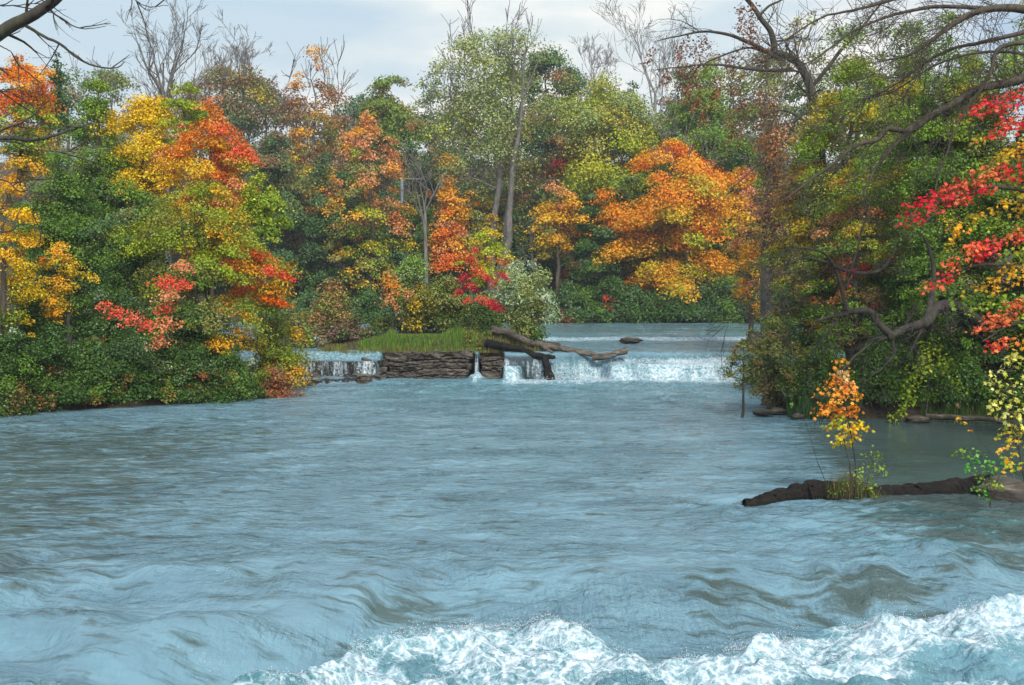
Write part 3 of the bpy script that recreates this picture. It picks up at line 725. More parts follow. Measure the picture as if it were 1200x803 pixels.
NB = {20: 'at the left end of the skyline', 75: 'behind the small dark spruce', 130: 'behind the tall green poplar on the left', 178: 'around the foot of the tall leafless tree', 225: 'behind the lime tree right of the yellow one',
 310: 'in the skyline dip left of the rust coloured tree', 345: 'just left of the rust coloured ragged top', 405: 'between the rust coloured top and the round olive crown', 430: 'under the round olive crown',
 505: 'left of the tallest pale tree', 545: 'seen through the tallest pale tree', 600: 'behind the trunks of the tallest pale tree', 668: 'above the lime green leaning tree', 700: 'on the skyline below the faint bare tree',
 725: 'between the lime leaning tree and the blue green narrow crown', 775: 'below the leafless fork right of centre', 800: 'right of the leafless fork', 858: 'behind the rusty hanging leaves near the bright sky', 900: 'behind the vine covered trunk',
 950: 'behind the tangle of twigs at upper right', 1005: 'behind the leaning limb at upper right', 1070: 'high on the right behind the grey twigs', 1140: 'at the top right corner'}
for i, (px, Y, top, cn_, pal) in enumerate(HB):
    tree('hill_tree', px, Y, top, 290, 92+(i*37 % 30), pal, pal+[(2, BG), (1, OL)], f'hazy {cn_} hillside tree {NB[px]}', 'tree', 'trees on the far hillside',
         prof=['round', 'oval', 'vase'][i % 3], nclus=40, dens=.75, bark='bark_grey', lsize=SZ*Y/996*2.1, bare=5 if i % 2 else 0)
# second row fills
FB = [(345, 86, 220, 'rusty', [(2, RU), (2, OL), (1, BG)]), (410, 88, 200, 'bottle green', [(3, DG), (2, BG)]), (462, 82.3, 250, 'teal', [(3, BG), (2, GR)]), (505, 87, 240, 'leafy green', [(3, GR), (1, LI2)]),
      (585, 88, 225, 'khaki', [(3, OL), (1, YE2)]), (630, 87, 215, 'bluish green', [(3, BG), (1, OL)]), (670, 90, 165, 'crimson tinted', [(2, RU), (1, CR), (2, OL)]), (715, 90, 215, 'forest green', [(3, GR), (2, DG)]),
      (770, 91, 120, 'pale green', [(3, PG), (2, GR)]), (820, 92, 130, 'emerald', [(3, GR), (2, GR2)]), (868, 92, 110, 'deep emerald', [(3, GR), (2, BG)]), (300, 87, 200, 'dark teal', [(3, BG), (2, DG)]), (255, 90, 210, 'grey teal', [(3, BG), (1, OL)])]
FN = {345: 'between two dark trees left of the salmon topped maple', 410: 'in the gap left of the salmon topped maple', 462: 'below the steel pole', 505: 'between the steel pole and the slim red orange maple', 585: 'beneath the tallest pale tree',
      630: 'behind the silvery willow shrub', 670: 'above the small soft orange maple', 715: 'between the dark green tree and the broad orange maple', 770: 'rising just behind the top of the broad orange maple', 820: 'behind the right top of the broad orange maple',
      868: 'left of the vine covered trunk', 300: 'behind the lime tree on the left shore', 255: 'hidden mostly by the orange red riverside maple'}
for i, (px, Y, top, cn_, pal) in enumerate(FB):
    tree('woodland_tree', px, Y, top, 365, 84, pal, pal+[(3, DG)], f'{cn_} woodland tree {FN[px]}', 'tree', 'trees of the far wood', prof='column', nclus=52, dens=1., bark='bark_dark')

# undergrowth along the far waterline
UP = [(300, 340), (332, 346), (365, 338), (398, 350), (432, 338), (466, 345), (500, 336), (534, 344), (568, 338), (602, 340), (636, 334), (664, 330), (692, 336), (718, 322), (744, 332), (768, 338), (792, 330), (818, 326), (842, 318), (866, 324), (892, 330), (918, 330)]
UPL = {636: 'right beside the silvery willow shrub', 664: 'below the small soft orange maple', 692: 'at the foot of the dark green tree', 718: 'under the left edge of the broad orange maple', 744: 'beneath the lowest orange bough',
  768: 'at the middle of the far waterline', 792: 'at the foot of the slim bare tree', 818: 'just right of the slim bare tree', 842: 'under the yellow and lime maple', 866: 'where the far bank meets the right hand bushes', 892: 'behind the grey green riverside bush', 918: 'rightmost behind the overhanging limbs',
  300: 'leftmost behind the shore trees', 332: 'behind the left shore maple', 365: 'behind the pinkish island shrub', 398: 'left of the salmon topped maple trunk', 432: 'at the foot of the salmon topped maple', 466: 'below the steel pole', 500: 'behind the orange island sapling', 534: 'behind the island behind the slim red orange maple', 568: 'behind the red island maple', 602: 'behind the silvery willow shrub'}
for i, (px, top) in enumerate(UP):
    dk = ['dark green', 'blackish green', 'dull bluish green'][i % 3]
    shrub('bank_shrub', px, 79.6+.7*(i % 2)-(1.5 if px < 450 else 0), top, 378, 62, [[(4, DG), (1, GR)], [(4, DG), (1, BG)], [(3, BG), (2, DG)]][i % 3], f'{dk} bush at the far waterline {UPL[px]}', group='bushes along the far waterline', nclus=28, dens=1.15, depth=1.6)
shrub('sumac_shrub', 712, 78.9, 346, 366, 26, [(3, RE), (1, RU)], 'little red bush glowing at the far waterline below the orange maple', nclus=10)
shrub('dry_shrub', 655, 78.6, 360, 379, 60, [(3, RU), (3, BR)], 'low reddish brown scrub at the far water edge right of the island', nclus=20, dens=.8)

# steel pole with a cross arm on the far slope
g = gh(at(471, 230, 84)[0], 84)
t = empty('steel_pole', (at(471, 230, 84)[0], 84, g), 'thin grey steel pole with a horizontal arm standing among the far trees', 'pole')
mb = MB(); tp = at(471, 209, 84); mb.tube([(tp[0], 84, g-.2), tp], [.16, .13], 8); link('post', mb.mesh('post', True, t.location), M['steel'], t)
mb = MB(); mb.tube([tp+np.array([-.15, 0, -.05]), at(497, 210, 84)], [.08, .06], 6); link('arm', mb.mesh('arm', True, t.location), M['steel'], t)
mb = MB(); mb.tube([at(471, 233, 84), at(484, 244, 84)], [.05, .05], 5); link('strut', mb.mesh('strut', True, t.location), M['steel'], t)

# ================================================================== LEFT SHORE
G_ = 'trees on the left shore'
tree('maple_tree', 28, 46, 46, 210, 92, [(4, DOR), (2, OR2)], [(2, OR2), (3, GR2), (1, LI)], 'orange and green maple at the top left corner behind the bare branches', 'maple tree', G_, nclus=56, base_x=20)
tree('spruce_tree', 66, 62, 58, 150, 36, [(4, DG), (1, BG)], [(4, DG)], 'small dark blue green spruce tip between the orange and the green tree', 'spruce', prof='cone', nclus=34, crad=.3, bark='bark_dark')
tree('poplar_tree', 112, 41, 52, 300, 112, [(3, GR2), (2, LI2), (1, GR)], [(4, GR), (1, GR2), (1, BG)], 'tall fresh green poplar left of the yellow tree', 'tree', G_, nclus=90, crad=.14, prof='cone', dens=1.05)
tree('maple_tree', 172, 41.5, 80, 280, 118, [(4, YE), (1, YE2)], [(3, YE2), (2, YE), (1, LI)], 'bright yellow tree between the green poplar and the orange red maple', 'maple tree', G_, nclus=64, crad=.16)
tree('linden_tree', 214, 41, 90, 200, 62, [(3, LI2), (4, LI)], [(3, LI2), (2, GR2)], 'round lime green crown below the tall leafless tree', 'tree', G_, prof='round', nclus=36)
tree('maple_tree', 246, 38, 112, 300, 122, [(5, OR), (2, DOR), (2, PK), (1, OR2)], [(3, OR2), (2, YE2), (1, LI)], 'orange red riverside maple with pinkish tips reaching right', 'maple tree', G_, nclus=84, crad=.13, pal_side=[(3, DOR), (2, PK), (1, RE)])
tree('linden_tree', 306, 37, 200, 300, 70, [(3, LI2), (4, LI)], [(4, LI2), (1, GR2)], 'small lime green tree right of the orange red riverside maple', 'tree', G_, prof='round', nclus=34)
tree('ash_tree', 70, 37, 175, 420, 150, [(3, GR), (2, DG), (1, GR2)], [(4, DG), (1, GR)], 'dark green bushy tree filling the left shore behind the small golden maple', 'tree', G_, nclus=90, crad=.14)
tree('ash_tree', 150, 36, 188, 420, 130, [(3, BG), (2, GR2), (1, OL)], [(3, DG), (2, GR)], 'soft grey green bushy tree between the golden maple and the olive lime willow', 'tree', G_, nclus=80, crad=.14)
tree('willow_tree', 236, 33.6, 205, 440, 180, [(4, LI2), (3, OL), (3, LI)], [(3, LI2), (3, OL), (2, GR)], 'wide olive lime willow with dark stems and orange tips leaning over the river', 'willow', G_, nclus=110, crad=.11, prof='round', stems=6, r0=.07, bark='bark_dark', pal_side=[(3, LI2), (2, OR2), (2, DOR), (1, YE2)], dens=.8, depth=.7)
shrub('willow_shrub', 325, 35.5, 365, 460, 88, [(3, LI2), (2, OL), (1, OR2)], 'yellowish green shrub overhanging the left end of the falls', nclus=46, crad=.16)
shrub('dry_shrub', 318, 33.2, 425, 472, 66, [(3, RU), (2, BR), (1, PU)], 'reddish brown dry shrub trailing at the left shore beside the lowest rock', nclus=26, dens=.8)
tree('maple_tree', 8, 29, 185, 400, 92, [(3, YE), (2, OR2)], [(3, YE2), (2, YE), (1, GR)], 'golden yellow maple cut by the left edge of the view', 'maple tree', G_, nclus=46, crad=.14, dens=.8)
tree('maple_tree', 68, 30.5, 262, 382, 66, [(2, OR2), (2, YE2), (1, DOR)], [(3, YE2), (1, OR2)], 'small golden maple with orange tips in the dark green of the left shore', 'maple tree', nclus=26, crad=.16, dens=.8, bark='bark_dark')
# red maple sprays low over the left shore
def sprays(name, px, Y, spots, pal, label, cat, lsize, shape='rhomb', basepy=430, bark='bark_dark', r0=.035, dens=1., group=None, flat=.35, by=0):
    rng = np.random.default_rng(px+7)
    b = at(px, basepy, Y); YB = Y+by; g = gh(b[0], YB)
    root = empty(name, (b[0], YB, g), label, cat, group)
    base = np.array([b[0], YB, g-.1]); C = np.array([at(x, y, Y+dy) for x, y, r, dy in spots]); cr = np.array([pxw(r, Y) for x, y, r, dy in spots])
    top = C[np.argmax(C[:, 2])]
    tubes = skeleton(rng, base, top, C, r0, .95)
    mb = MB()
    for k, (P, rad) in enumerate(tubes): mb.tube(P, np.maximum(rad, .006), 6, cap=False)
    off = (b[0], YB, g)
    link('trunk', mb.mesh('trunk', True, off), M[bark], root)
    cols = [(pick(rng, pal), pick(rng, pal), .3) for _ in C]
    mb = MB(); leaf_cloud(mb, rng, C, cr, cols, base, lsize, 2.6*dens, flat, shape)
    link('crown', mb.mesh('crown', False, off), M['leaf'], root); return root
sprays('red_maple_sapling', 170, 28.7, [(122, 358, 12, 0), (138, 366, 15, .2), (154, 374, 15, 0), (170, 381, 13, .1)], [(4, RE), (2, PK)], 'low sapling with a slanting row of scarlet leaves before the dark left shore', 'maple sapling', .07, basepy=440, flat=.6, by=2.6)
sprays('red_maple_sapling', 196, 30.4, [(214, 311, 14, 0), (196, 330, 20, .2), (216, 333, 14, -.2), (198, 345, 18, 0), (195, 360, 14, .3), (194, 380, 20, 0), (186, 401, 16, .1)], [(3, RE), (3, PK)], 'upright sapling with stacked tufts of salmon red leaves left of the willow stems', 'maple sapling', .075, basepy=440, flat=.5, by=1.8)
sprays('red_maple_sapling', 300, 33.4, [(322, 318, 22, 0), (338, 326, 14, 0), (318, 352, 20, .2), (332, 356, 14, 0), (300, 300, 22, .3), (290, 335, 24, .4)], [(3, RE), (3, DOR), (2, OR2)], 'orange and red leaf tips reaching towards the island from the willow', 'maple sapling', .075, basepy=440)
LS = [(-30, 28.2, 330, 100, DG, 'leftmost by the frame'), (15, 28.6, 385, 96, GR, 'under the golden yellow maple'), (60, 29.4, 372, 92, DG, 'under the small golden maple'), (105, 29.9, 392, 92, GR, 'left of the scarlet leaf row'), (148, 30.6, 388, 88, DG, 'below the scarlet leaf row'),
      (192, 31.2, 400, 84, GR, 'below the salmon red tufts'), (232, 31.8, 395, 84, DG, 'below the willow stems'), (272, 32.6, 400, 80, GR2, 'right of the willow stems'), (40, 31.5, 330, 110, DG, 'upper one behind the golden maple'), (130, 32.2, 330, 110, DG, 'upper one behind the scarlet leaf row'), (215, 33, 350, 100, GR, 'upper one among the willow stems')]
for i, (px, Y, top, w__, c, where) in enumerate(LS):
    bot = {28.2: 488, 28.6: 486}.get(Y, 478)
    shrub('riverside_shrub', px, Y, top, bot, w__, [(2, c), (5, DG), (1, BG)] + ([(.5, SI)] if i % 2 else []), f'dense dark leafy shrub at the left waterline, {where}', group='shrubs along the left waterline', nclus=54, crad=.15, dens=1.15, pal_bot=[(5, DG), (2, c), (.5, RU)])
# out of frame continuation
for px, Y, top, pal in [(-95, 34, 40, [(3, OR2), (2, GR2)]), (-150, 30, 120, [(3, GR), (2, LI2)]), (-110, 29, 250, [(3, DG), (2, GR)])]:
    tree('shore_tree', px, Y, top, 420, 130, pal, pal+[(2, DG)], {34: 'orange green tree beyond the left edge of the view', 30: 'green tree far beyond the left edge of the view', 29: 'dark low tree just beyond the left edge of the view'}[Y], 'tree', G_, nclus=50, lsize=.16)

# ================================================================== ISLAND
shrub('willow_shrub', 612, 45.7, 302, 402, 92, [(3, SI), (3, PG)], 'silvery grey green willow shrub at the right end of the island', nclus=60, crad=.15, shape='long', lsize=.16, dens=1.5, pal_bot=[(3, PG), (2, OL), (1, SI)], prof='round')
shrub('olive_shrub', 522, 46.5, 318, 402, 84, [(3, OL), (2, GR), (1, BG)], 'dull olive shrub in the middle of the island behind the grass', nclus=46, pal_bot=[(3, DG), (2, OL)])
shrub('dogwood_shrub', 483, 45.2, 296, 402, 62, [(3, GR2), (1, SI), (1, PG)], 'fresh green upright shrub beside the orange island sapling', nclus=40, prof='column', dens=.9, pal_bot=[(3, OL), (1, YE2), (1, DG)])
sprays('orange_maple_sapling', 462, 43.8, [(452, 328, 12, 0), (460, 338, 15, 0), (456, 350, 13, 0), (463, 360, 9, 0), (478, 345, 10, .2)], [(3, OR), (3, PK), (1, RE)], 'orange leaved sapling on the left half of the island', 'maple sapling', .10, basepy=395, flat=.9)
sprays('red_maple_sapling', 550, 42.5, [(556, 292, 6, 0), (552, 306, 9, 0), (560, 318, 11, 0), (544, 325, 10, .1), (553, 336, 10, 0), (538, 342, 8, 0), (566, 352, 11, 0), (580, 358, 12, 0), (572, 327, 8, 0), (590, 324, 8, 0), (548, 352, 8, 0)], [(4, CR), (2, RE)], 'slender crimson maple sapling on the island before the silvery willow', 'maple sapling', .085, basepy=402, flat=.6, dens=1.5)
tree('young_linden_tree', 572, 50, 256, 335, 66, [(3, LI), (2, YE2)], [(3, LI), (1, YE2), (1, DOR)], 'young yellow green tree rising behind the crimson island sapling', 'tree', nclus=26, dens=.8, flat=.35)
shrub('rose_shrub', 388, 46, 328, 404, 82, [(2, PK), (2, OL), (2, BR), (1, GR2)], 'thin pinkish brown shrub at the left end of the island', nclus=36, dens=.55, pal_bot=[(3, BR), (2, OL), (1, DG)])
shrub('olive_shrub', 345, 44.5, 350, 415, 60, [(3, OL), (2, LI2), (1, BR)], 'sparse olive shrub left of the pinkish one above the left cascade', nclus=26, dens=.6)
shrub('dark_shrub', 415, 44.6, 372, 412, 76, [(3, PU), (2, DG), (1, BR)], 'low dark brown scrub left of the bright grass', nclus=26, pal_bot=[(3, DG), (2, PU)])
shrub('dark_shrub', 565, 44.4, 352, 408, 70, [(3, DG), (2, OL)], 'dark green shrub at the foot of the crimson island sapling', nclus=30)
shrub('dark_shrub', 455, 46.6, 370, 408, 60, [(3, DG), (2, OL)], 'dark shrub behind the left end of the bright grass', nclus=26)
shrub('dark_shrub', 615, 43.6, 372, 408, 56, [(3, DG), (2, OL), (1, PG)], 'dark tangle under the silvery willow beside the root of the pale log', nclus=26)

def blades(mb, rng, P, H, W_, C, lean=.3):
    n = len(P); a = rng.uniform(0, 2*math.pi, n); d = np.stack([np.cos(a), np.sin(a), np.zeros(n)], -1)
    b = np.stack([-np.sin(a), np.cos(a), np.zeros(n)], -1); l = rng.uniform(.1, 1, n)[:, None]*lean*H[:, None]; up = np.array([0, 0, 1.])
    V = np.stack([P-b*W_, P+b*W_, P+d*l*.3+up*H[:, None]*.55+b*W_*.8, P+d*l*.3+up*H[:, None]*.55-b*W_*.8, P+d*l+up*H[:, None]], 1).reshape(-1, 3)
    i = np.arange(n)[:, None]*5
    mb.add(V, i+np.array([[0, 1, 2, 3]]), i+np.array([[3, 2, 4]]), np.repeat(C, 5, 0))
rng = np.random.default_rng(77)
def grass_patch(spots, label, Yr, hr, col, n, name='grass'):
    mb = MB()
    x = rng.uniform(spots[0], spots[1], n); Yv = rng.uniform(*Yr, n); X_ = (x-600)/F_PX*Yv
    z = np.maximum(ground(X_, Yv), 1.0 if Yr[0] > 40 else -1); k = noise(x*.12, Yv*1.5, 6)
    H = rng.uniform(*hr, n)*(.25+1.1*noise(x*.07, Yv*.9, 16))*(.7+.5*k)
    C = np.array(col)[rng.integers(0, len(col), n)]*np.exp(rng.normal(0, .2, (n, 1)))
    blades(mb, rng, np.stack([X_, Yv, z-.02], -1), H, .012, C)
    o = link(name, mb.mesh(name), M['grass']); tag(o, label, 'grass', kind='stuff')
grass_patch((420, 566), 'bright green grass growing along the island edge above the rock ledge', (42.1, 43.4), (.12, .46), [(.10, .26, .02), (.14, .31, .03), (.17, .29, .04), (.07, .18, .02), (.18, .22, .06)], 6500)
grass_patch((372, 640), 'short olive grass fringe on top of the rock ledge', (41.6, 43.5), (.15, .4), [OL, LI2, BR], 5000, 'grass_fringe')
grass_patch((925, 1010), 'tall thin green sedge at the foot of the right hand bushes', (27.2, 28.4), (.5, 1.1), [(.05, .14, .04), (.08, .18, .05), (.04, .1, .04)], 2600, 'sedge')
grass_patch((1080, 1200), 'sparse dark sedge at the edge of the shaded pool', (26.9, 28), (.3, .7), [DG, GR], 1200, 'sedge')
def flower_plant(px, Y, h, label):
    b = at(px, 412, Y); g = max(1.0, gh(b[0], Y)); root = empty('goldenrod', (b[0], Y, g), label, 'plant', 'yellowish stalks on the island')
    mb = MB(); r_ = np.random.default_rng(px); m2 = MB()
    for k in range(5):
        q = r_.normal(size=2)*.08; P = smooth_poly([(q[0], q[1], 0), (q[0]*1.5, q[1], h*.5), (q[0]*2+.05, q[1], h*r_.uniform(.8, 1.05))], 6)
        mb.tube(P, .008, 4, cap=False)
        n = 40; t_ = r_.random(n); PP = P[(t_*5).astype(int)]+r_.normal(size=(n, 3))*.035
        add_leaves(m2, PP, r_.normal(size=(n, 3))+np.array([0, 0, .6]), .1, np.array([LI, YE2, (.3, .36, .05)])[r_.integers(0, 3, n)], r_, 'long')
    link('stem', mb.mesh('stem', True), M['bark_brown'], root); link('leaves', m2.mesh('leaves'), M['leaf'], root)
flower_plant(549, 42.3, .95, 'yellow green leafy stalk, leftmost of three at the right end of the grass')
flower_plant(560, 42.1, .85, 'yellow green leafy stalk, middle of three at the right end of the grass')
flower_plant(571, 42.2, 1.0, 'yellow green leafy stalk, rightmost of three beside the dark log')

# ------------------------------------------------------------------ rock ledge
def slab_stack(name, pxs, Yf, layers, label, seed, depth=2.2, cat='rock'):
    """broken limestone face: strata with blocks, joints and crevices, and a flat shelf on top"""
    x0 = (pxs[0]-600)/F_PX*Yf; x1 = (pxs[1]-600)/F_PX*Yf; zb, zt = layers[0][0], layers[-1][1]; nl = max(2, len(layers)); rec = layers[-1][2]*1.2+.3
    rng = np.random.default_rng(seed)
    x = np.linspace(x0, x1, int((x1-x0)/.03)+3); z = np.linspace(zb, zt, int((zt-zb)/.022)+3)
    X_, Z_ = np.meshgrid(x, z)
    th = rng.uniform(.25, 1.9, nl); cum = np.concatenate([[0], np.cumsum(th)])/th.sum()*(zt-zb)+zb
    Zw = Z_+.16*(noise(X_*.9, Z_*0, seed)-.5)+.06*(noise(X_*4, Z_*2, seed+1)-.5)+.12*np.floor(noise(X_*.8, Z_*0, seed+2)*4)/4
    Lk = np.clip(np.searchsorted(cum, Zw.ravel()).reshape(Zw.shape)-1, 0, nl-1)
    f = (Zw-cum[Lk])*1.0; wk = rng.uniform(.5, 2.3, nl)[Lk]*min(1, (x1-x0)/1.5)
    u = (X_+.05*(noise(X_*6, Z_*9, seed+3)-.5))/wk+Lk*3.7; bi = np.floor(u)
    hb = _h(bi, Lk, seed+4); fu = np.minimum(u-bi, 1-(u-bi))*wk
    off = .6*(hb-.3)*(.4+.6*_h(Lk, Lk*0, seed+6))+.16*np.exp(-(f/.03)**2)*noise(X_*2, Lk*3., seed+21)*1.6+.10*np.exp(-(fu/.022)**2)*(hb > .45)
    off = off+(fbm(X_*3.5, Z_*6, 5, seed+5, .62)-.5)*.34
    Y_ = Yf+rec*(Lk/(nl-1))**1.3+off
    e = np.minimum(X_-x0-min(.5, .3*(x1-x0))*_h(Lk, Lk*0+1, seed+11), x1-X_-min(.5, .3*(x1-x0))*_h(Lk, Lk*0+2, seed+12)); Y_ = Y_+depth*.8*(1-sst(0, .10, e+.06*(noise(Z_*7, X_*0+(X_ > (x0+x1)/2)*5, seed+7)-.5)))
    Z2 = np.where(Z_ >= zt-.03, Z_+(fbm(X_*1.6, X_*0, 3, seed+8)-.5)*.30, Z_)
    V = [np.stack([X_, Y_, Z2], -1).reshape(-1, 3)]
    m = 14; yb = np.linspace(0, 1, m)[1:, None]
    Yt = Y_[-1][None]+(depth+.2)*yb; Xt = np.repeat(x[None], m-1, 0)
    Zt = Z2[-1][None]*1.0+(fbm(Xt*2.5, Yt*4, 4, seed+9)-.5)*.10*np.minimum(1, yb*3)-(np.floor(noise(Xt*1.2, Yt*1.6, seed+10)*3)/3)*.05*np.minimum(1, yb*4)
    V.append(np.stack([Xt, Yt, Zt], -1).reshape(-1, 3)); V = np.concatenate(V)
    loc = np.array([(x0+x1)/2, Yf+.4, zb])
    me = make_mesh(name, V-loc, [grid_faces(len(x), len(z)+m-1)])
    return tag(link(name, me, M['rock'], None, loc), label, cat)
slab_stack('rock_ledge', (438, 558), 40.1, [(-.4, .25, 0), (.25, .4, .1), (.4, .6, .2), (.6, .75, .4), (.75, .9, .5), (.9, 1.02, .75)], 'long layered limestone ledge below the bright grass between the cascades', 101)
slab_stack('rock_ledge', (554, 598), 40.15, [(-.4, .2, 0), (.2, .42, .15), (.42, .7, .05), (.7, .86, .3)], 'short dark stack of rock between the thin spout and the right falls', 131)
slab_stack('rock_ledge', (350, 462), 41.9, [(.4, .8, 0), (.8, .93, .15), (.93, 1.0, .4)], 'flat upper shelf of rock above the left cascade', 151)
slab_stack('boulder', (360, 376), 39.85, [(-.1, .3, 0), (.3, .52, .12), (.52, .66, .3)], 'square dark block of rock splitting the left cascade', 161, depth=1)
slab_stack('boulder', (418, 450), 39.7, [(-.1, .3, .0), (.3, .55, .1), (.55, .8, .2)], 'dark upright block at the right side of the left cascade', 165, depth=.7)
slab_stack('boulder', (392, 402), 39.85, [(-.1, .34, .1), (.34, .6, .15)], 'narrow dark rock showing through the middle of the left cascade', 167, depth=.7)
slab_stack('rock_slab', (346, 402), 38.0, [(-.4, .08, .0), (.08, .2, .12)], 'thin flat slab in the lowest step of the left cascade', 171, depth=.9)
slab_stack('rock_slab', (406, 438), 37.7, [(-.4, .12, .0), (.12, .24, .1)], 'small blocky slab at the right end of the lowest step', 175, depth=.8)
slab_stack('rock_slab', (320, 364), 36.2, [(-.4, .05, .0), (.05, .12, .1)], 'low flat slab at the waterline below the brown dry shrub', 181, depth=1.0)
def boulder(name, px, py, Y, sx, sy, sz, label, seed=0, mat_='rock', lift=0):
    rng = np.random.default_rng(seed); c = at(px, py, Y)
    nu, nv = 28, 16; u = np.arange(nu)*2*math.pi/nu; v = np.linspace(-math.pi/2, math.pi/2, nv)
    U, Vv = np.meshgrid(u, v); D = np.stack([np.cos(Vv)*np.cos(U), np.cos(Vv)*np.sin(U), np.sin(Vv)], -1)
    r = .6+.8*fbm(D[..., 0]*1.7+seed, D[..., 1]*1.7+D[..., 2]*2.3, 5, seed, .6); r = r*(1-.1*np.abs(D[..., 0]*D[..., 1]))
    P = D*r[..., None]*np.array([sx, sy, sz])
    i = np.arange(nv-1)[:, None]*nu; j = np.arange(nu)[None]; k = (j+1) % nu
    Q = np.stack([i+j, i+k, i+nu+k, i+nu+j], -1).reshape(-1, 4)
    me = make_mesh(name, P.reshape(-1, 3), [Q], smooth=True)
    return tag(link(name, me, M[mat_], None, c), label, 'rock')
boulder('boulder', 738, 399, 48, .6, .4, .15, 'small dark rock breaking the surface above the right falls', 3)
for i, (px, py, Y, s, lb) in enumerate([(895, 484, 27.8, .28, 'dark rock beneath the grey green riverside bush'), (935, 488, 27.2, .22, 'low dark rock beside the tall sedge'), (912, 482, 28.2, .3, 'rounded rock half hidden under the riverside bush'), (1075, 492, 26.6, .35, 'small black rock at the shaded bank of the pool'),
    (290, 468, 33, .5, 'dark waterline rock below the right end of the left shrubs'), (255, 470, 32, .4, 'small flat rock under the left shore shrubs'), (225, 474, 31.6, .35, 'dark rock lying in the shade of the left shore')]):
    boulder('boulder', px, py, Y, s, s*.7, s*.35, lb, 10+i)
boulder('boulder', 1178, 585, 16.9, .55, .5, .33, 'grey rounded rock behind the green sprigs at the right edge', 40)

# ------------------------------------------------------------------ logs
def log(name, pts, radii, label, mats=('driftwood', 'stump_face'), n=60, rough=.22, seed=1, cat='log', wob=.012, parent=None, flatz=1.0):
    rng = np.random.default_rng(seed); P = smooth_poly(pts, n, rng, wob); rad = np.interp(np.linspace(0, 1, n), np.linspace(0, 1, len(radii)), radii)
    mb = MB(); mb.tube(P, rad, 24, cap=True, rough=rough, seed=seed)
    c = np.array(P[n//2]) if parent is None else np.array(parent.location)
    o = link(name, mb.mesh(name, True, c), M[mats[0]], parent, None if parent else c)
    if parent is None: tag(o, label, cat)
    return o, P
c = at(660, 405, 41.8)
pl = empty('fallen_log', c, 'long pale kinked driftwood log across the top of the right falls, its broken end raised', 'log')
log('trunk', [at(576, 385, 43.6), at(602, 393, 42.8), at(622, 402, 42.2), at(642, 406, 41.8), at(665, 410, 41.3), at(690, 415, 40.9), at(708, 419, 40.7)], [.16, .16, .145, .13, .115, .105, .11], '', n=70, parent=pl, seed=3)
log('broken_limb', [at(694, 420, 40.8), at(712, 417, 40.7), at(725, 413, 40.6), at(736, 411, 40.5)], [.11, .12, .11, .12], '', n=24, parent=pl, seed=4)
log('side_stub', [at(634, 403, 41.8), at(641, 409, 41.4), at(648, 413, 41.1)], [.1, .09, .06], '', n=10, parent=pl, seed=5)
log('fallen_log', [at(570, 402, 42), at(590, 406, 41.6), at(610, 410, 41.2), at(630, 417, 40.8), at(650, 419, 40.4)], [.18, .17, .15, .12, .08], 'thick dark wet log pointing right below the pale kinked one', ('wetwood', 'wetwood'), seed=7)
log('snag', [at(638, 418, 40.6), at(641, 430, 40.2), at(644, 446, 39.9)], [.12, .15, .2], 'upright dark stump standing in the right falls under the wet log', ('wetwood', 'wetwood'), seed=8, cat='stump', n=24)
# foreground log
log('fallen_log', [at(874, 591, 16.35), at(900, 588, 16.4), at(925, 582, 16.5), at(952, 578, 16.6), at(985, 580, 16.7)], [.09, .14, .15, .2, .18], 'short rotten split log pointing into the current left of the sapling', ('wetwood', 'wetwood'), seed=11, rough=.3, n=90)
log('fallen_log', [at(1010, 582, 16.9), at(1050, 582, 17.0), at(1090, 579, 17.1), at(1130, 574, 17.3), at(1165, 570, 17.6)], [.16, .18, .19, .2, .22], 'long dark waterlogged trunk between the sapling and the right bank', ('wetwood', 'wetwood'), seed=12, rough=.16, n=110)
log('fallen_log', [at(1085, 488, 26.8), at(1125, 490, 26.5), at(1160, 492, 26.3), at(1195, 497, 26)], [.07, .07, .06, .06], 'thin pale fallen stem at the back edge of the shaded pool', seed=14, n=30)
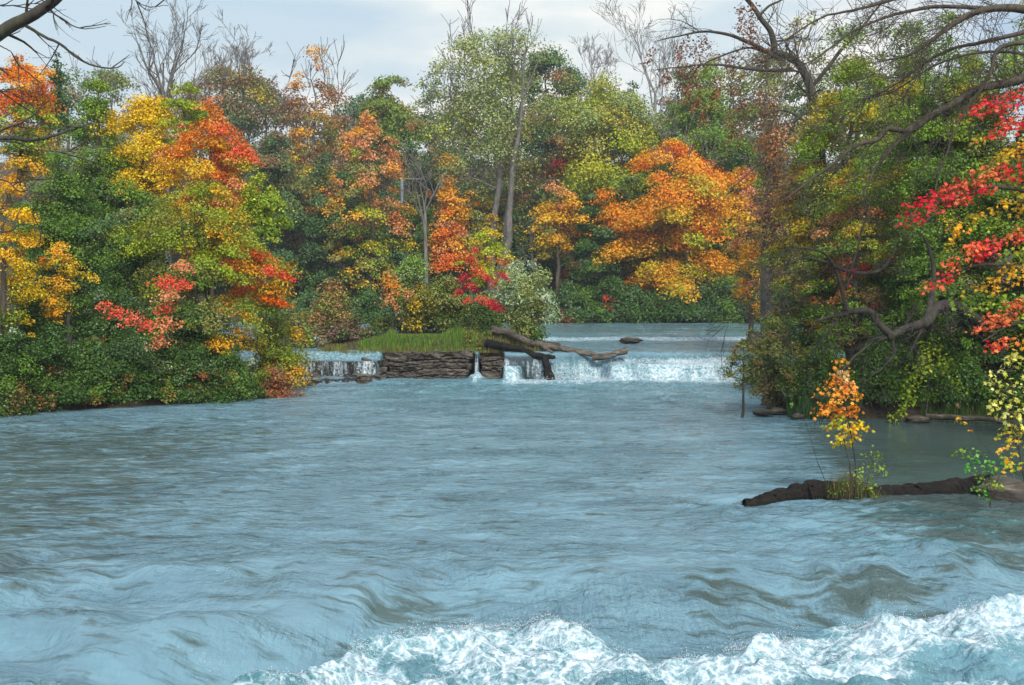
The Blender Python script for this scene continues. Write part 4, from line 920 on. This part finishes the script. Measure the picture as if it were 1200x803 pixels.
# soil clump with the orange sapling and dry grass
cl = at(990, 590, 16.5)
boulder('root_clump', 990, 592, 16.55, .62, .36, .22, 'dark clump of soil and roots caught on the foreground log', 52, 'wetwood')['category'] = 'root clump'
rng = np.random.default_rng(31)
mb = MB()
n = 1100; xx_ = rng.normal(cl[0]+.05, .30, n); yy_ = rng.normal(16.55, .12, n)
cols = np.array([BR, OL, (.2, .15, .08), GR, (.1, .13, .05)])[rng.integers(0, 5, n)]
blades(mb, rng, np.stack([xx_, yy_, np.full(n, cl[2]+.1)], -1), rng.uniform(.12, .55, n)*np.exp(-((xx_-cl[0]-.05)/.5)**2), .003, cols, .8)
tag(link('dry_grass', mb.mesh('dry_grass'), M['grass']), 'dry brownish grass tuft around the foot of the orange sapling', 'grass', kind='stuff')
def sapling(name, label, basept, stems, spots, pal, lsize, cat, dens=1., seed=0, flat=.35, shape='maple', bark='bark_dark', rr=.012, loosen=1.):
    rng = np.random.default_rng(seed); root = empty(name, basept, label, cat); mb = MB(); NP = []
    for s in stems:
        P = smooth_poly(s, 24, rng, .006); mb.tube(P, np.linspace(rr, rr*.3, 24), 6, cap=False); NP.append(P)
    NP = np.concatenate(NP); C = np.array([p for p, r in spots]); cr = np.array([r for p, r in spots])
    for c in C:
        dv = np.linalg.norm(NP-c, axis=1)+np.maximum(0, NP[:, 2]-c[2]+.1); a = NP[int(np.argmin(dv))]
        mb.tube(bez(a, (a+c)/2+np.array([0, 0, -.03]), c, 5), np.linspace(rr*.4, rr*.2, 5), 4, cap=False)
    link('stems', mb.mesh('stems', True, basept), M[bark], root)
    mb = MB(); cen = C.mean(0); cols = [(pick(rng, pal if not callable(pal) else pal(c)), pick(rng, pal if not callable(pal) else pal(c)), .3) for c in C]
    leaf_cloud(mb, rng, C, cr, cols, cen, lsize, dens, flat, shape)
    link('leaves', mb.mesh('leaves', False, basept), M['leaf'], root); return root
b0 = at(1000, 585, 16.5); YS = 16.5
sp_ = [((985, 424), 7), ((988, 436), 11), ((976, 446), 10), ((992, 452), 12), ((968, 457), 9), ((984, 465), 13), ((1000, 462), 10), ((972, 478), 12), ((988, 484), 14), ((1001, 478), 8), ((966, 482), 8), ((980, 494), 11), ((1004, 500), 9), ((976, 497), 10), ((996, 504), 10), ((1010, 498), 8), ((988, 518), 10), ((984, 512), 8), ((1002, 512), 8)]
sapling('orange_maple_sapling', 'little orange maple sapling with yellow lower leaves growing from the foreground log', b0,
        [[b0, at(1002, 545, YS), at(996, 500, YS), at(989, 460, YS), at(985, 426, YS)], [b0, at(995, 540, YS), at(985, 505, YS)]],
        [(at(x, y, YS+.15*math.sin(x)), pxw(r*1.5, YS)) for (x, y), r in sp_], lambda c: ([(5, (.68, .17, .03)), (3, (.7, .26, .05)), (1, (.65, .4, .2))] if c[2] > at(0, 490, YS)[2] else [(4, YE), (2, OR2), (2, LI)]), .075, 'maple sapling', 2.2, 4, .45, rr=.017)
sapling('green_sprout', 'thin green leafed sprout right of the orange sapling', at(1012, 585, 16.45), [[at(1012, 585, 16.45), at(1018, 560, 16.45), at(1028, 525, 16.45)], [at(1012, 585, 16.45), at(1024, 565, 16.4), at(1034, 548, 16.4)]],
        [(at(x, y, 16.45), pxw(r, 16.45)) for x, y, r in [(1022, 548, 11), (1028, 530, 9), (1034, 552, 10), (1020, 565, 12), (1030, 540, 9), (1012, 572, 13), (1002, 560, 12), (1024, 575, 12), (990, 572, 12), (976, 576, 11), (1008, 550, 10), (1016, 535, 8)]], [(3, LI2), (2, GR2)], .05, 'plant', 1.2, 5, .9, 'rhomb', rr=.006)
sapling('bare_sprig', 'leaning thin dry twig left of the orange sapling', at(975, 585, 16.5), [[at(975, 585, 16.5), at(960, 545, 16.5), at(945, 500, 16.5), at(929, 473, 16.5)]], [(at(929, 475, 16.5), .05)], [(2, GR2)], .04, 'twig', .6, 6, .9, 'rhomb', rr=.007)
# yellow-leaved young maple and sprigs at the right edge
YR = 13.6
sp_ = [(1175, 430), (1192, 425), (1180, 445), (1165, 450), (1196, 450), (1172, 462), (1186, 470), (1200, 478), (1168, 478), (1178, 488), (1196, 495), (1182, 505), (1175, 512), (1190, 520), (1198, 512), (1180, 530), (1210, 440), (1215, 470), (1212, 505), (1188, 416), (1180, 548), (1193, 542)]
b1 = at(1215, 605, YR)
sapling('yellow_maple_sapling', 'pale yellow leaved young maple at the right edge above the grey rock', b1, [[b1, at(1200, 560, YR), at(1190, 500, YR), at(1182, 430, YR)], [b1, at(1215, 540, YR), at(1205, 450, YR)]],
        [(at(x, y, YR+.2*math.sin(x*2)), pxw(15, YR)) for x, y in sp_], lambda c: ([(4, (.55, .48, .12)), (3, (.5, .5, .18)), (1, LI)] if c[2] > at(0, 500, YR)[2] else [(4, YE2), (2, LI), (2, OR2)]), .078, 'maple sapling', 1.25, 8, .8, rr=.018)
b2 = at(1160, 595, 15.5)
sapling('green_sapling', 'bright green leafy sprigs bending over the end of the waterlogged trunk', b2, [[b2, at(1155, 565, 15.5), at(1135, 540, 15.4)], [b2, at(1170, 560, 15.5), at(1185, 535, 15.5)], [b2, at(1160, 560, 15.5), at(1150, 535, 15.5)]],
        [(at(x, y, 15.5+.15*math.sin(x)), pxw(12, 15.5)) for x, y in [(1135, 548), (1148, 540), (1160, 545), (1150, 556), (1168, 552), (1140, 532), (1176, 540), (1186, 548), (1160, 566), (1148, 572), (1156, 580), (1128, 530), (1170, 570)]], [(4, (.07, .25, .04)), (2, LI2), (1, LI)], .06, 'plant', 1.2, 9, .6, 'rhomb', rr=.008)
sapling('bare_sprig', 'slanting twig with a few curled tan leaves over the shaded pool', at(1162, 545, 15.6), [[at(1162, 532, 15.6), at(1145, 510, 15.6), at(1122, 488, 15.6)]], [(at(1124, 490, 15.6), .06), (at(1130, 496, 15.6), .05), (at(1120, 495, 15.6), .05), (at(1138, 505, 15.6), .03), (at(1122, 475, 15.6), .04)], [(2, OR2), (2, YE2), (1, BR)], .07, 'twig', .8, 11, .7, rr=.006)

# ================================================================== RIGHT SHORE
G_ = 'trees on the right shore'
tree('ivy_clad_tree', 906, 44, 95, 360, 44, [(3, RU), (3, BR), (2, OL)], [(2, RU), (1, PU), (3, BR), (2, OL)], 'straight trunk wrapped in rust red creeper behind the riverside bush', 'tree', prof='column', nclus=50, crad=.38, r0=.36, dens=.5, bark='bark_grey', bare=14, flat=1.4, depth=1.)
tree('oak_tree', 1010, 36, 42, 300, 170, [(3, GR2), (2, LI2), (2, YE2)], [(3, GR), (2, LI2), (2, OL)], 'mottled green and yellow tree behind the grey twigs at upper right', 'tree', G_, nclus=100, crad=.12, bark='bark_dark')
tree('maple_tree', 1110, 30, 8, 330, 200, [(3, GR2), (2, LI2), (1, OL)], [(3, GR), (2, GR2), (1, YE2)], 'big green maple filling the upper right of the view', 'maple tree', G_, nclus=130, crad=.11, bark='bark_dark', dens=1.05)
tree('maple_tree', 1215, 28, -20, 400, 190, [(3, LI2), (2, YE2), (2, GR2)], [(3, GR), (2, OL)], 'green and gold maple at the right edge above the crimson boughs', 'maple tree', G_, nclus=100, crad=.12, bark='bark_dark')
tree('oak_tree', 945, 37, 150, 400, 120, [(2, RU), (3, YE2), (2, OL), (1, OR2)], [(3, OL), (2, GR2), (2, YE2)], 'rust and olive tree right of the creeper clad trunk', 'tree', G_, nclus=80, crad=.13, bark='bark_dark', dens=.9)
tree('maple_tree', 1005, 31, 178, 400, 120, [(3, LI2), (2, YE2), (2, RU), (1, PK)], [(3, GR), (2, GR2), (1, RU), (1, CR)], 'lime and amber small maple behind the arching dead limb', 'maple tree', G_, nclus=76, crad=.12, bark='bark_dark', dens=.95)
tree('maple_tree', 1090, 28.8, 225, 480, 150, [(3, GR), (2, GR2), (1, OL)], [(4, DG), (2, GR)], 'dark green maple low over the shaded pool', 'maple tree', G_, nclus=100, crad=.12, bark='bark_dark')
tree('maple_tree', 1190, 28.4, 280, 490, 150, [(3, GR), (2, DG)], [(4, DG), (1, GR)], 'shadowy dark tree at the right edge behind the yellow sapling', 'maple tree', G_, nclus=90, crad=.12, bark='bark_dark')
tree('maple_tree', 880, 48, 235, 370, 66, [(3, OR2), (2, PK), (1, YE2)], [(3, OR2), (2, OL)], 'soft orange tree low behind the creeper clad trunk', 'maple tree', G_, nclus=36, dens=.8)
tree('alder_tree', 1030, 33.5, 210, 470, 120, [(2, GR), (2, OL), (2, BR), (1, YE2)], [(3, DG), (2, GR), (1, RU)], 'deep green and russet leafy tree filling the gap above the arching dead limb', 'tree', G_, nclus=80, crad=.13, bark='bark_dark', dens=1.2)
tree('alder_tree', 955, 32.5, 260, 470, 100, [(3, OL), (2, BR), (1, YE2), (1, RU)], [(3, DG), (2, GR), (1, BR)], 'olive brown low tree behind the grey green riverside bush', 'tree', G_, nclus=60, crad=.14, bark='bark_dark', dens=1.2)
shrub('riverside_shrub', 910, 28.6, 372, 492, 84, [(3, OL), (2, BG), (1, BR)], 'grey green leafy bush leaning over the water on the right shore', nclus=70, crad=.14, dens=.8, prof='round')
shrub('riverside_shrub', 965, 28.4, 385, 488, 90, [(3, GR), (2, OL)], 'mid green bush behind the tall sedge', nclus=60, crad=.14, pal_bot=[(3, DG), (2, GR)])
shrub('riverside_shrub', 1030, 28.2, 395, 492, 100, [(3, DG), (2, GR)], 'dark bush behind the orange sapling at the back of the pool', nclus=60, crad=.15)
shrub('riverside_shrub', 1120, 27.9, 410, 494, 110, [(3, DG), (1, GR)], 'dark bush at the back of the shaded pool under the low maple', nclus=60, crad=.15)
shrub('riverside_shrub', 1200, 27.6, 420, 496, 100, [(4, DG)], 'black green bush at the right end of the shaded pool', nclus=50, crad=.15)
tree('alder_tree', 872, 27.6, 392, 456, 50, [(2, BR), (3, OL), (1, BG)], [(3, OL), (2, DG)], 'small brownish tree on a thin dark trunk standing in the water at the right', 'tree', nclus=40, crad=.15, dens=.55, r0=.05, bark='bark_dark', gz=-.1, prof='round')
sprays('weeping_shrub', 1085, 26.4, [(1082, 425, 16, 0), (1074, 440, 16, 0), (1068, 455, 14, 0), (1063, 470, 12, 0), (1056, 483, 12, 0), (1090, 412, 18, .3), (1046, 492, 10, 0), (1110, 430, 14, .2), (1122, 450, 10, .1)], [(4, LI2), (2, LI)], 'lime green drooping foliage hanging over the shaded pool', 'shrub', .09, basepy=480, flat=1.0)
for px, Y, top, pal, lb in [(1290, 26, 60, [(3, GR), (2, YE2)], 'green and gold tree just beyond the right edge'), (1360, 28, 100, [(3, OR2), (2, GR2)], 'orange green tree beyond the right edge'), (1330, 22, 300, [(3, DG), (2, GR)], 'dark low tree beyond the right edge')]:
    tree('shore_tree', px, Y, top, 430, 150, pal, pal+[(2, DG)], lb, 'tree', G_, nclus=60, lsize=.14)

# ------------------------------------------------------------------ near right trees built limb by limb
def limbs(root, paths, mat_, rng, part='branches', twigs=12, tl=.7, n=26, tips=None, rough=.1, tdepth=2, up=.0, off=None, minr=.003, spread=.55, wob=.01, tk=.3):
    mb = MB()
    for pts, r0, r1 in paths:
        P = smooth_poly(pts, n, rng, wob); rad = np.linspace(r0, r1, n)
        mb.tube(P, rad, 9, cap=True, rough=rough, seed=int(rng.integers(99)))
        L = np.linalg.norm(P[-1]-P[0]); tb = []
        for k in range(int(twigs*max(.4, L/3))):
            i = int(rng.integers(2, n-1)); d = (P[i+1 if i+1 < n else i]-P[i-1]); d /= np.linalg.norm(d)
            dd = d*.6+rng.normal(size=3)*spread+np.array([0, 0, up])
            grow(tb, rng, P[i], dd, tl*rng.uniform(.4, 1.2), max(rad[i]*tk, .006), tdepth, up, .45, 5, tips, nk=(1, 3))
        for q, rr in tb: mb.tube(q, np.maximum(rr, minr), 5 if rr[0] > .012 else 3, cap=False)
    return link(part, mb.mesh(part, True, root.location), M[mat_], root)
rng = np.random.default_rng(202)
# crimson maple, trunk out of frame right
b = at(1290, 520, 17.5); g = gh(b[0], 17.5)
rt = empty('red_maple_tree', (b[0], 17.5, g), 'crimson maple reaching in from the right edge in tiers of red boughs', 'maple tree')
pth = [([(b[0], 17.5, g-.1), at(1295, 300, 17.5), at(1270, 60, 17.6), at(1260, -80, 17.8)], .22, .08),
       ([at(1292, 330, 17.5), at(1230, 240, 17), at(1160, 220, 16.6), at(1080, 260, 16.4)], .06, .015), ([at(1285, 300, 17.5), at(1230, 170, 17), at(1180, 140, 16.6), at(1140, 130, 16.5)], .05, .012),
       ([at(1292, 400, 17.5), at(1230, 330, 17), at(1160, 310, 16.5), at(1095, 330, 16.3)], .06, .014), ([at(1292, 440, 17.5), at(1230, 390, 16.8), at(1190, 380, 16.3), at(1150, 400, 16.1)], .045, .01)]
limbs(rt, pth, 'bark_dark', rng, 'trunk', twigs=5, tl=.6)
red = [(1070, 250, 14), (1082, 240, 18), (1098, 232, 20), (1112, 224, 20), (1128, 216, 18), (1145, 210, 18), (1160, 206, 18), (1176, 202, 16), (1130, 232, 14), (1150, 225, 14),
       (1092, 335, 14), (1106, 324, 20), (1122, 312, 20), (1138, 300, 20), (1150, 290, 18), (1166, 284, 20), (1182, 280, 18), (1196, 276, 16), (1158, 305, 14), (1210, 280, 18),
       (1142, 128, 12), (1158, 124, 18), (1174, 120, 20), (1190, 116, 20), (1205, 120, 20), (1172, 148, 16), (1188, 142, 16), (1165, 158, 12), (1200, 150, 14),
       (1148, 380, 12), (1162, 372, 16), (1178, 366, 18), (1194, 360, 18), (1208, 356, 18), (1158, 410, 12), (1166, 402, 14), (1180, 395, 12), (1200, 200, 18), (1215, 180, 18)]
amb = [(1200, 250, 22), (1180, 235, 18), (1150, 252, 16), (1120, 262, 16), (1190, 180, 20), (1170, 175, 16), (1140, 345, 14), (1165, 330, 18), (1190, 318, 20), (1200, 405, 14), (1185, 420, 12), (1150, 170, 14), (1110, 285, 12), (1210, 330, 20), (1205, 225, 20)]
lg = [(1180, 215, 20), (1140, 268, 18), (1200, 300, 20), (1120, 350, 14), (1175, 348, 18), (1200, 385, 18), (1150, 190, 16), (1210, 160, 20), (1130, 150, 14), (1160, 262, 20), (1175, 300, 14), (1135, 365, 14), (1160, 355, 14)]
C = []; cr = []; cols = []
for lst, pal, dy in ((red, [(4, (.46, .018, .035)), (3, (.52, .07, .05)), (2, (.56, .17, .06))], 0), (amb, [(3, YE2), (2, OR2), (1, LI)], .35), (lg, [(3, LI2), (2, GR2)], .6)):
    for x, y, r in lst:
        C.append(at(x+rng.normal()*3, y+rng.normal()*4, 16.3+dy+rng.normal()*.2)); cr.append(pxw(r*rng.uniform(.8, 1.3), 16.3)); cols.append((pick(rng, pal), pick(rng, pal), .3))
mb = MB(); leaf_cloud(mb, rng, np.array(C), np.array(cr), cols, np.array([b[0], 17.5, 5.]), .078, 2.2, .6, 'maple')
link('crown', mb.mesh('crown', False, rt.location), M['leaf'], rt)

# dead / thin limbs tree with the long diagonal limb
YT = 21.
b = at(1310, 480, YT); g = gh(b[0], YT)
dt = empty('leaning_tree', (b[0], YT, g), 'near leafless tree reaching in from the right edge with one long dark diagonal limb', 'tree')
q = lambda l, Y0=YT, dy=0.: [at(x, y, Y0+dy*i) for i, (x, y) in enumerate(l)]
pth = [([(b[0], YT, g-.1), at(1310, 200, YT), at(1290, 40, YT), at(1280, -100, YT)], .3, .15),
       (q([(1305, 60), (1200, 92), (1150, 104), (1120, 120), (1090, 136), (1062, 154)]),   .10, .065),
       (q([(1090, 136), (1068, 152), (1040, 150), (1028, 165), (1005, 170), (980, 190), (950, 212), (918, 236)]), .075, .02),
       (q([(1068, 152), (1040, 178), (1022, 205), (1005, 240)]), .06, .012),
       (q([(1200, 50), (1172, 55), (1160, 85), (1140, 118), (1120, 150), (1105, 190), (1095, 225)], YT-.6), .05, .012),
       (q([(1300, 30), (1200, 12), (1160, 10), (1120, 26), (1090, 48), (1060, 66), (1030, 72)], YT-.3), .1, .012),
       (q([(1200, 38), (1150, 50), (1115, 58), (1080, 78), (1048, 100), (1010, 118)], YT+.4), .05, .008),
       (q([(1160, 10), (1100, 8), (1050, 16), (1000, 36), (960, 66), (925, 80)], YT+.8), .05, .008),
       (q([(1290, -10), (1180, -20), (1080, -8), (1010, 10), (960, 22), (900, 60)], YT+1), .06, .01),
       (q([(1250, 78), (1180, 60), (1110, 70), (1050, 105), (1000, 120)], YT+.8), .04, .006)]
limbs(dt, pth, 'bark_brown', rng, 'trunk', twigs=24, tl=1.1, tk=.14, minr=.005, up=-.15, tdepth=2, rough=.06)
# arching dead limb low over the pool
YA = 24.5
b = at(1165, 470, 28.6); g = gh(b[0], 28.6)
at_ = empty('arching_tree', (b[0], 28.6, g), 'dark crooked tree with bare arching limbs hanging over the shaded pool', 'tree')
pth = [([(b[0], 28.6, g-.2), at(1160, 400, 28.3), at(1125, 362, YA+1.8), at(1098, 362, YA+.4), at(1085, 378, YA), at(1060, 386, YA), at(1040, 396, YA)], .18, .10),
       ([at(1045, 393, YA), at(1030, 380, YA), at(1020, 366, YA), at(1005, 364, YA), at(992, 368, YA)], .10, .07),
       ([at(994, 368, YA), at(986, 340, YA), at(978, 312, YA-.2), at(960, 294, YA-.4), at(935, 290, YA-.6)], .055, .022),
       ([at(980, 315, YA), at(965, 306, YA-.3), at(935, 305, YA-.5), at(905, 322, YA-.7), at(885, 345, YA-.9), at(872, 372, YA-1)], .035, .008),
       ([at(935, 290, YA-.6), at(915, 300, YA-.6), at(895, 320, YA-.7), at(870, 350, YA-.8)], .02, .006),
       ([at(992, 368, YA), at(970, 372, YA-.2), at(955, 378, YA-.4), at(948, 392, YA-.4)], .045, .015),
       ([at(985, 370, YA), at(972, 388, YA-.2), at(955, 410, YA-.3), at(950, 425, YA-.3)], .03, .008),
       ([at(1040, 396, YA), at(1020, 402, YA), at(1000, 420, YA-.2), at(980, 445, YA-.2), at(962, 470, YA-.2)], .05, .01),
       ([at(1045, 396, YA), at(1048, 415, YA), at(1035, 430, YA), at(1010, 450, YA)], .05, .01),
       ([at(978, 312, YA-.2), at(1000, 320, YA), at(1030, 318, YA), at(1045, 300, YA), at(1050, 285, YA)], .05, .02),
       ([at(1085, 378, YA), at(1095, 330, YA+.5), at(1088, 290, YA+.6), at(1075, 270, YA+.6)], .08, .02),
       ([at(992, 340, YA), at(1005, 290, YA+.3), at(1015, 250, YA+.3), at(1012, 220, YA+.3)], .03, .01)]
limbs(at_, pth, 'bark_dark', rng, 'trunk', twigs=10, tl=1.0, tk=.18, minr=.005, up=-.3, tdepth=3, rough=.08)
# overhanging tree with rusty hanging leaves
YO = 38.5
b = at(1000, 470, YO); g = gh(b[0], YO)
ot = empty('rusty_oak_tree', (b[0], YO, g), 'dark limbed tree with clusters of rusty brown leaves hanging against the sky', 'tree')
tips = []
pth = [([(b[0], YO, g-.2), at(975, 300, YO), at(958, 150, YO), at(940, 80, YO), at(905, 60, YO)], .24, .13),
       (q([(908, 62), (905, 40), (890, 18), (872, -6), (865, -30)], YO), .13, .06),
       (q([(915, 70), (880, 50), (850, 40), (820, 37), (790, 44), (768, 48)], YO, -.1), .09, .012),
       (q([(930, 82), (890, 82), (850, 77), (815, 76), (785, 80), (760, 82)], YO-.5, -.1), .07, .01),
       (q([(920, 72), (880, 56), (845, 66), (815, 80), (800, 90)], YO, .1), .05, .01),
       (q([(890, 18), (905, 5), (930, -5), (960, -15)], YO), .06, .01), (q([(950, 130), (920, 150), (890, 190), (855, 225), (830, 262)], YO, -.15), .05, .008),
       (q([(945, 110), (985, 60), (1020, 20), (1040, -10)], YO), .09, .02), (q([(955, 150), (920, 130), (885, 140), (860, 160)], YO, -.1), .05, .01), (q([(820, 37), (800, 25), (780, 22), (765, 25)], YO-.3), .02, .006)]
limbs(ot, pth, 'bark_dark', rng, 'trunk', twigs=6, tl=1.2, minr=.005, up=-.2, tdepth=2, tips=tips, rough=.06)
C = []; cr = []; cols = []; hang = []
for x, y0, y1 in [(800, 48, 72), (792, 60, 90), (812, 55, 84), (820, 100, 150), (810, 90, 130), (826, 45, 80), (838, 110, 132), (863, 60, 110), (868, 110, 165), (850, 70, 84), (878, 30, 50), (868, 12, 40), (885, 10, 60), (895, 60, 90), (784, 85, 100), (802, 102, 120), (840, 95, 120), (768, 62, 75), (856, 130, 170), (890, 110, 150)]:
    for y in np.arange(y0, y1+1, 9.): C.append(at(x+rng.normal()*3, y, YO-.2+rng.normal()*.4)); cr.append(pxw(9, YO)); cols.append((np.array(RU)*.8, np.array(PU)*.9, .3))
for x, y, r in [(895, 165, 16), (915, 158, 18), (935, 165, 18), (955, 160, 16), (975, 158, 16), (992, 165, 12), (905, 180, 14), (940, 178, 14), (900, 250, 16), (925, 248, 16), (945, 252, 12), (910, 262, 12), (930, 270, 10)]:
    C.append(at(x, y, YO-.6)); cr.append(pxw(r, YO)); pal = [(3, RU), (2, PK), (1, OR2)] if y < 200 else [(3, (.16, .02, .03)), (1, RU)]; cols.append((pick(rng, pal), pick(rng, pal), .3))
for x, y, r in [(935, 30, 16), (950, 22, 14), (975, 36, 16), (940, 48, 12), (1000, 70, 18), (990, 48, 14), (960, 62, 14), (1015, 88, 20), (1030, 105, 18), (1000, 100, 16), (1045, 120, 14)]:
    C.append(at(x, y, YO+.3+rng.normal()*.4)); cr.append(pxw(r, YO)); pal = [(3, LI2), (2, OL), (2, YE2)]; cols.append((pick(rng, pal), pick(rng, pal), .3))
mb = MB(); leaf_cloud(mb, rng, np.array(C), np.array(cr), cols, np.array([b[0], YO, 8.]), .10, 1.7, .8, 'rhomb')
link('crown', mb.mesh('crown', False, ot.location), M['leaf'], ot)
# tangle of pale twigs hanging at the upper right

# ------------------------------------------------------------------ near left tree with bare branches
YL = 7.6
bx = -5.9; g = gh(bx, YL)
lt = empty('overhanging_tree', (bx, YL, g), 'leafless tree whose dark drooping branches cross the top left corner', 'tree')
pth = [([(bx, YL, g-.2), (bx, YL, 2.5), (bx+.1, YL, 5.0), (bx+.3, YL, 7.5)], .2, .1),
       ([(bx+.1, YL, 4.6), at(-80, 90, YL), at(0, 38, YL), at(40, 16, YL), at(78, -14, YL), at(120, -60, YL)], .06, .028),
       ([at(20, 25, YL), at(45, 38, YL), at(75, 55, YL), at(105, 76, YL), at(135, 80, YL), at(146, 73, YL)], .014, .003),
       ([at(52, 8, YL), at(70, 20, YL), at(95, 33, YL), at(124, 31, YL)], .008, .002),
       ([(bx+.1, YL, 4.2), at(-60, 175, YL), at(0, 163, YL), at(40, 164, YL), at(80, 154, YL), at(108, 144, YL)], .03, .003),
       ([at(-60, 172, YL), at(0, 153, YL), at(30, 140, YL), at(57, 118, YL)], .012, .003),
       ([at(-40, 165, YL), at(15, 166, YL), at(45, 176, YL), at(88, 178, YL)], .01, .002),
       ([at(-60, 110, YL), at(0, 107, YL), at(28, 115, YL)], .01, .002),
       ([at(-20, 40, YL), at(10, 60, YL), at(20, 68, YL)], .006, .002),
       ([at(-20, 8, YL), at(20, 6, YL), at(60, 2, YL)], .006, .002),
       ([at(150, -20, YL), at(160, 2, YL), at(178, 8, YL), at(197, 6, YL)], .005, .002),
       ([at(-80, 200, YL), at(0, 210, YL), at(25, 225, YL), at(50, 205, YL)], .008, .002),
       ([at(-80, 250, YL), at(0, 272, YL), at(30, 262, YL), at(60, 280, YL)], .009, .002)]
rng = np.random.default_rng(404)
limbs(lt, pth, 'bark_dark', rng, 'trunk', twigs=10, tl=.3, minr=.0014, up=.1, tdepth=1, rough=.04, wob=.003)

# ------------------------------------------------------------------ air
HAZE = .0008
if HAZE:
    V = np.array([(x, y, z) for z in (-3.2, 42) for y in (-66, 425) for x in (-325, 325)], float)
    Q = np.array([(0, 2, 3, 1), (4, 5, 7, 6), (0, 1, 5, 4), (2, 6, 7, 3), (0, 4, 6, 2), (1, 3, 7, 5)])
    m, nt_, out = mat('pale air'); v = nd(nt_, 'ShaderNodeVolumePrincipled', Density=HAZE); v.inputs['Color'].default_value = (.8, .88, 1, 1); v.inputs['Anisotropy'].default_value = .2
    nt_.links.new(v.outputs[0], out.inputs['Volume'])
    link('haze', make_mesh('haze', V, [Q]), m)['kind'] = 'stuff'
sc.cycles.volume_bounces = 0; sc.cycles.max_bounces = 6; sc.cycles.transparent_max_bounces = 4

print('LEAVES', TOT)
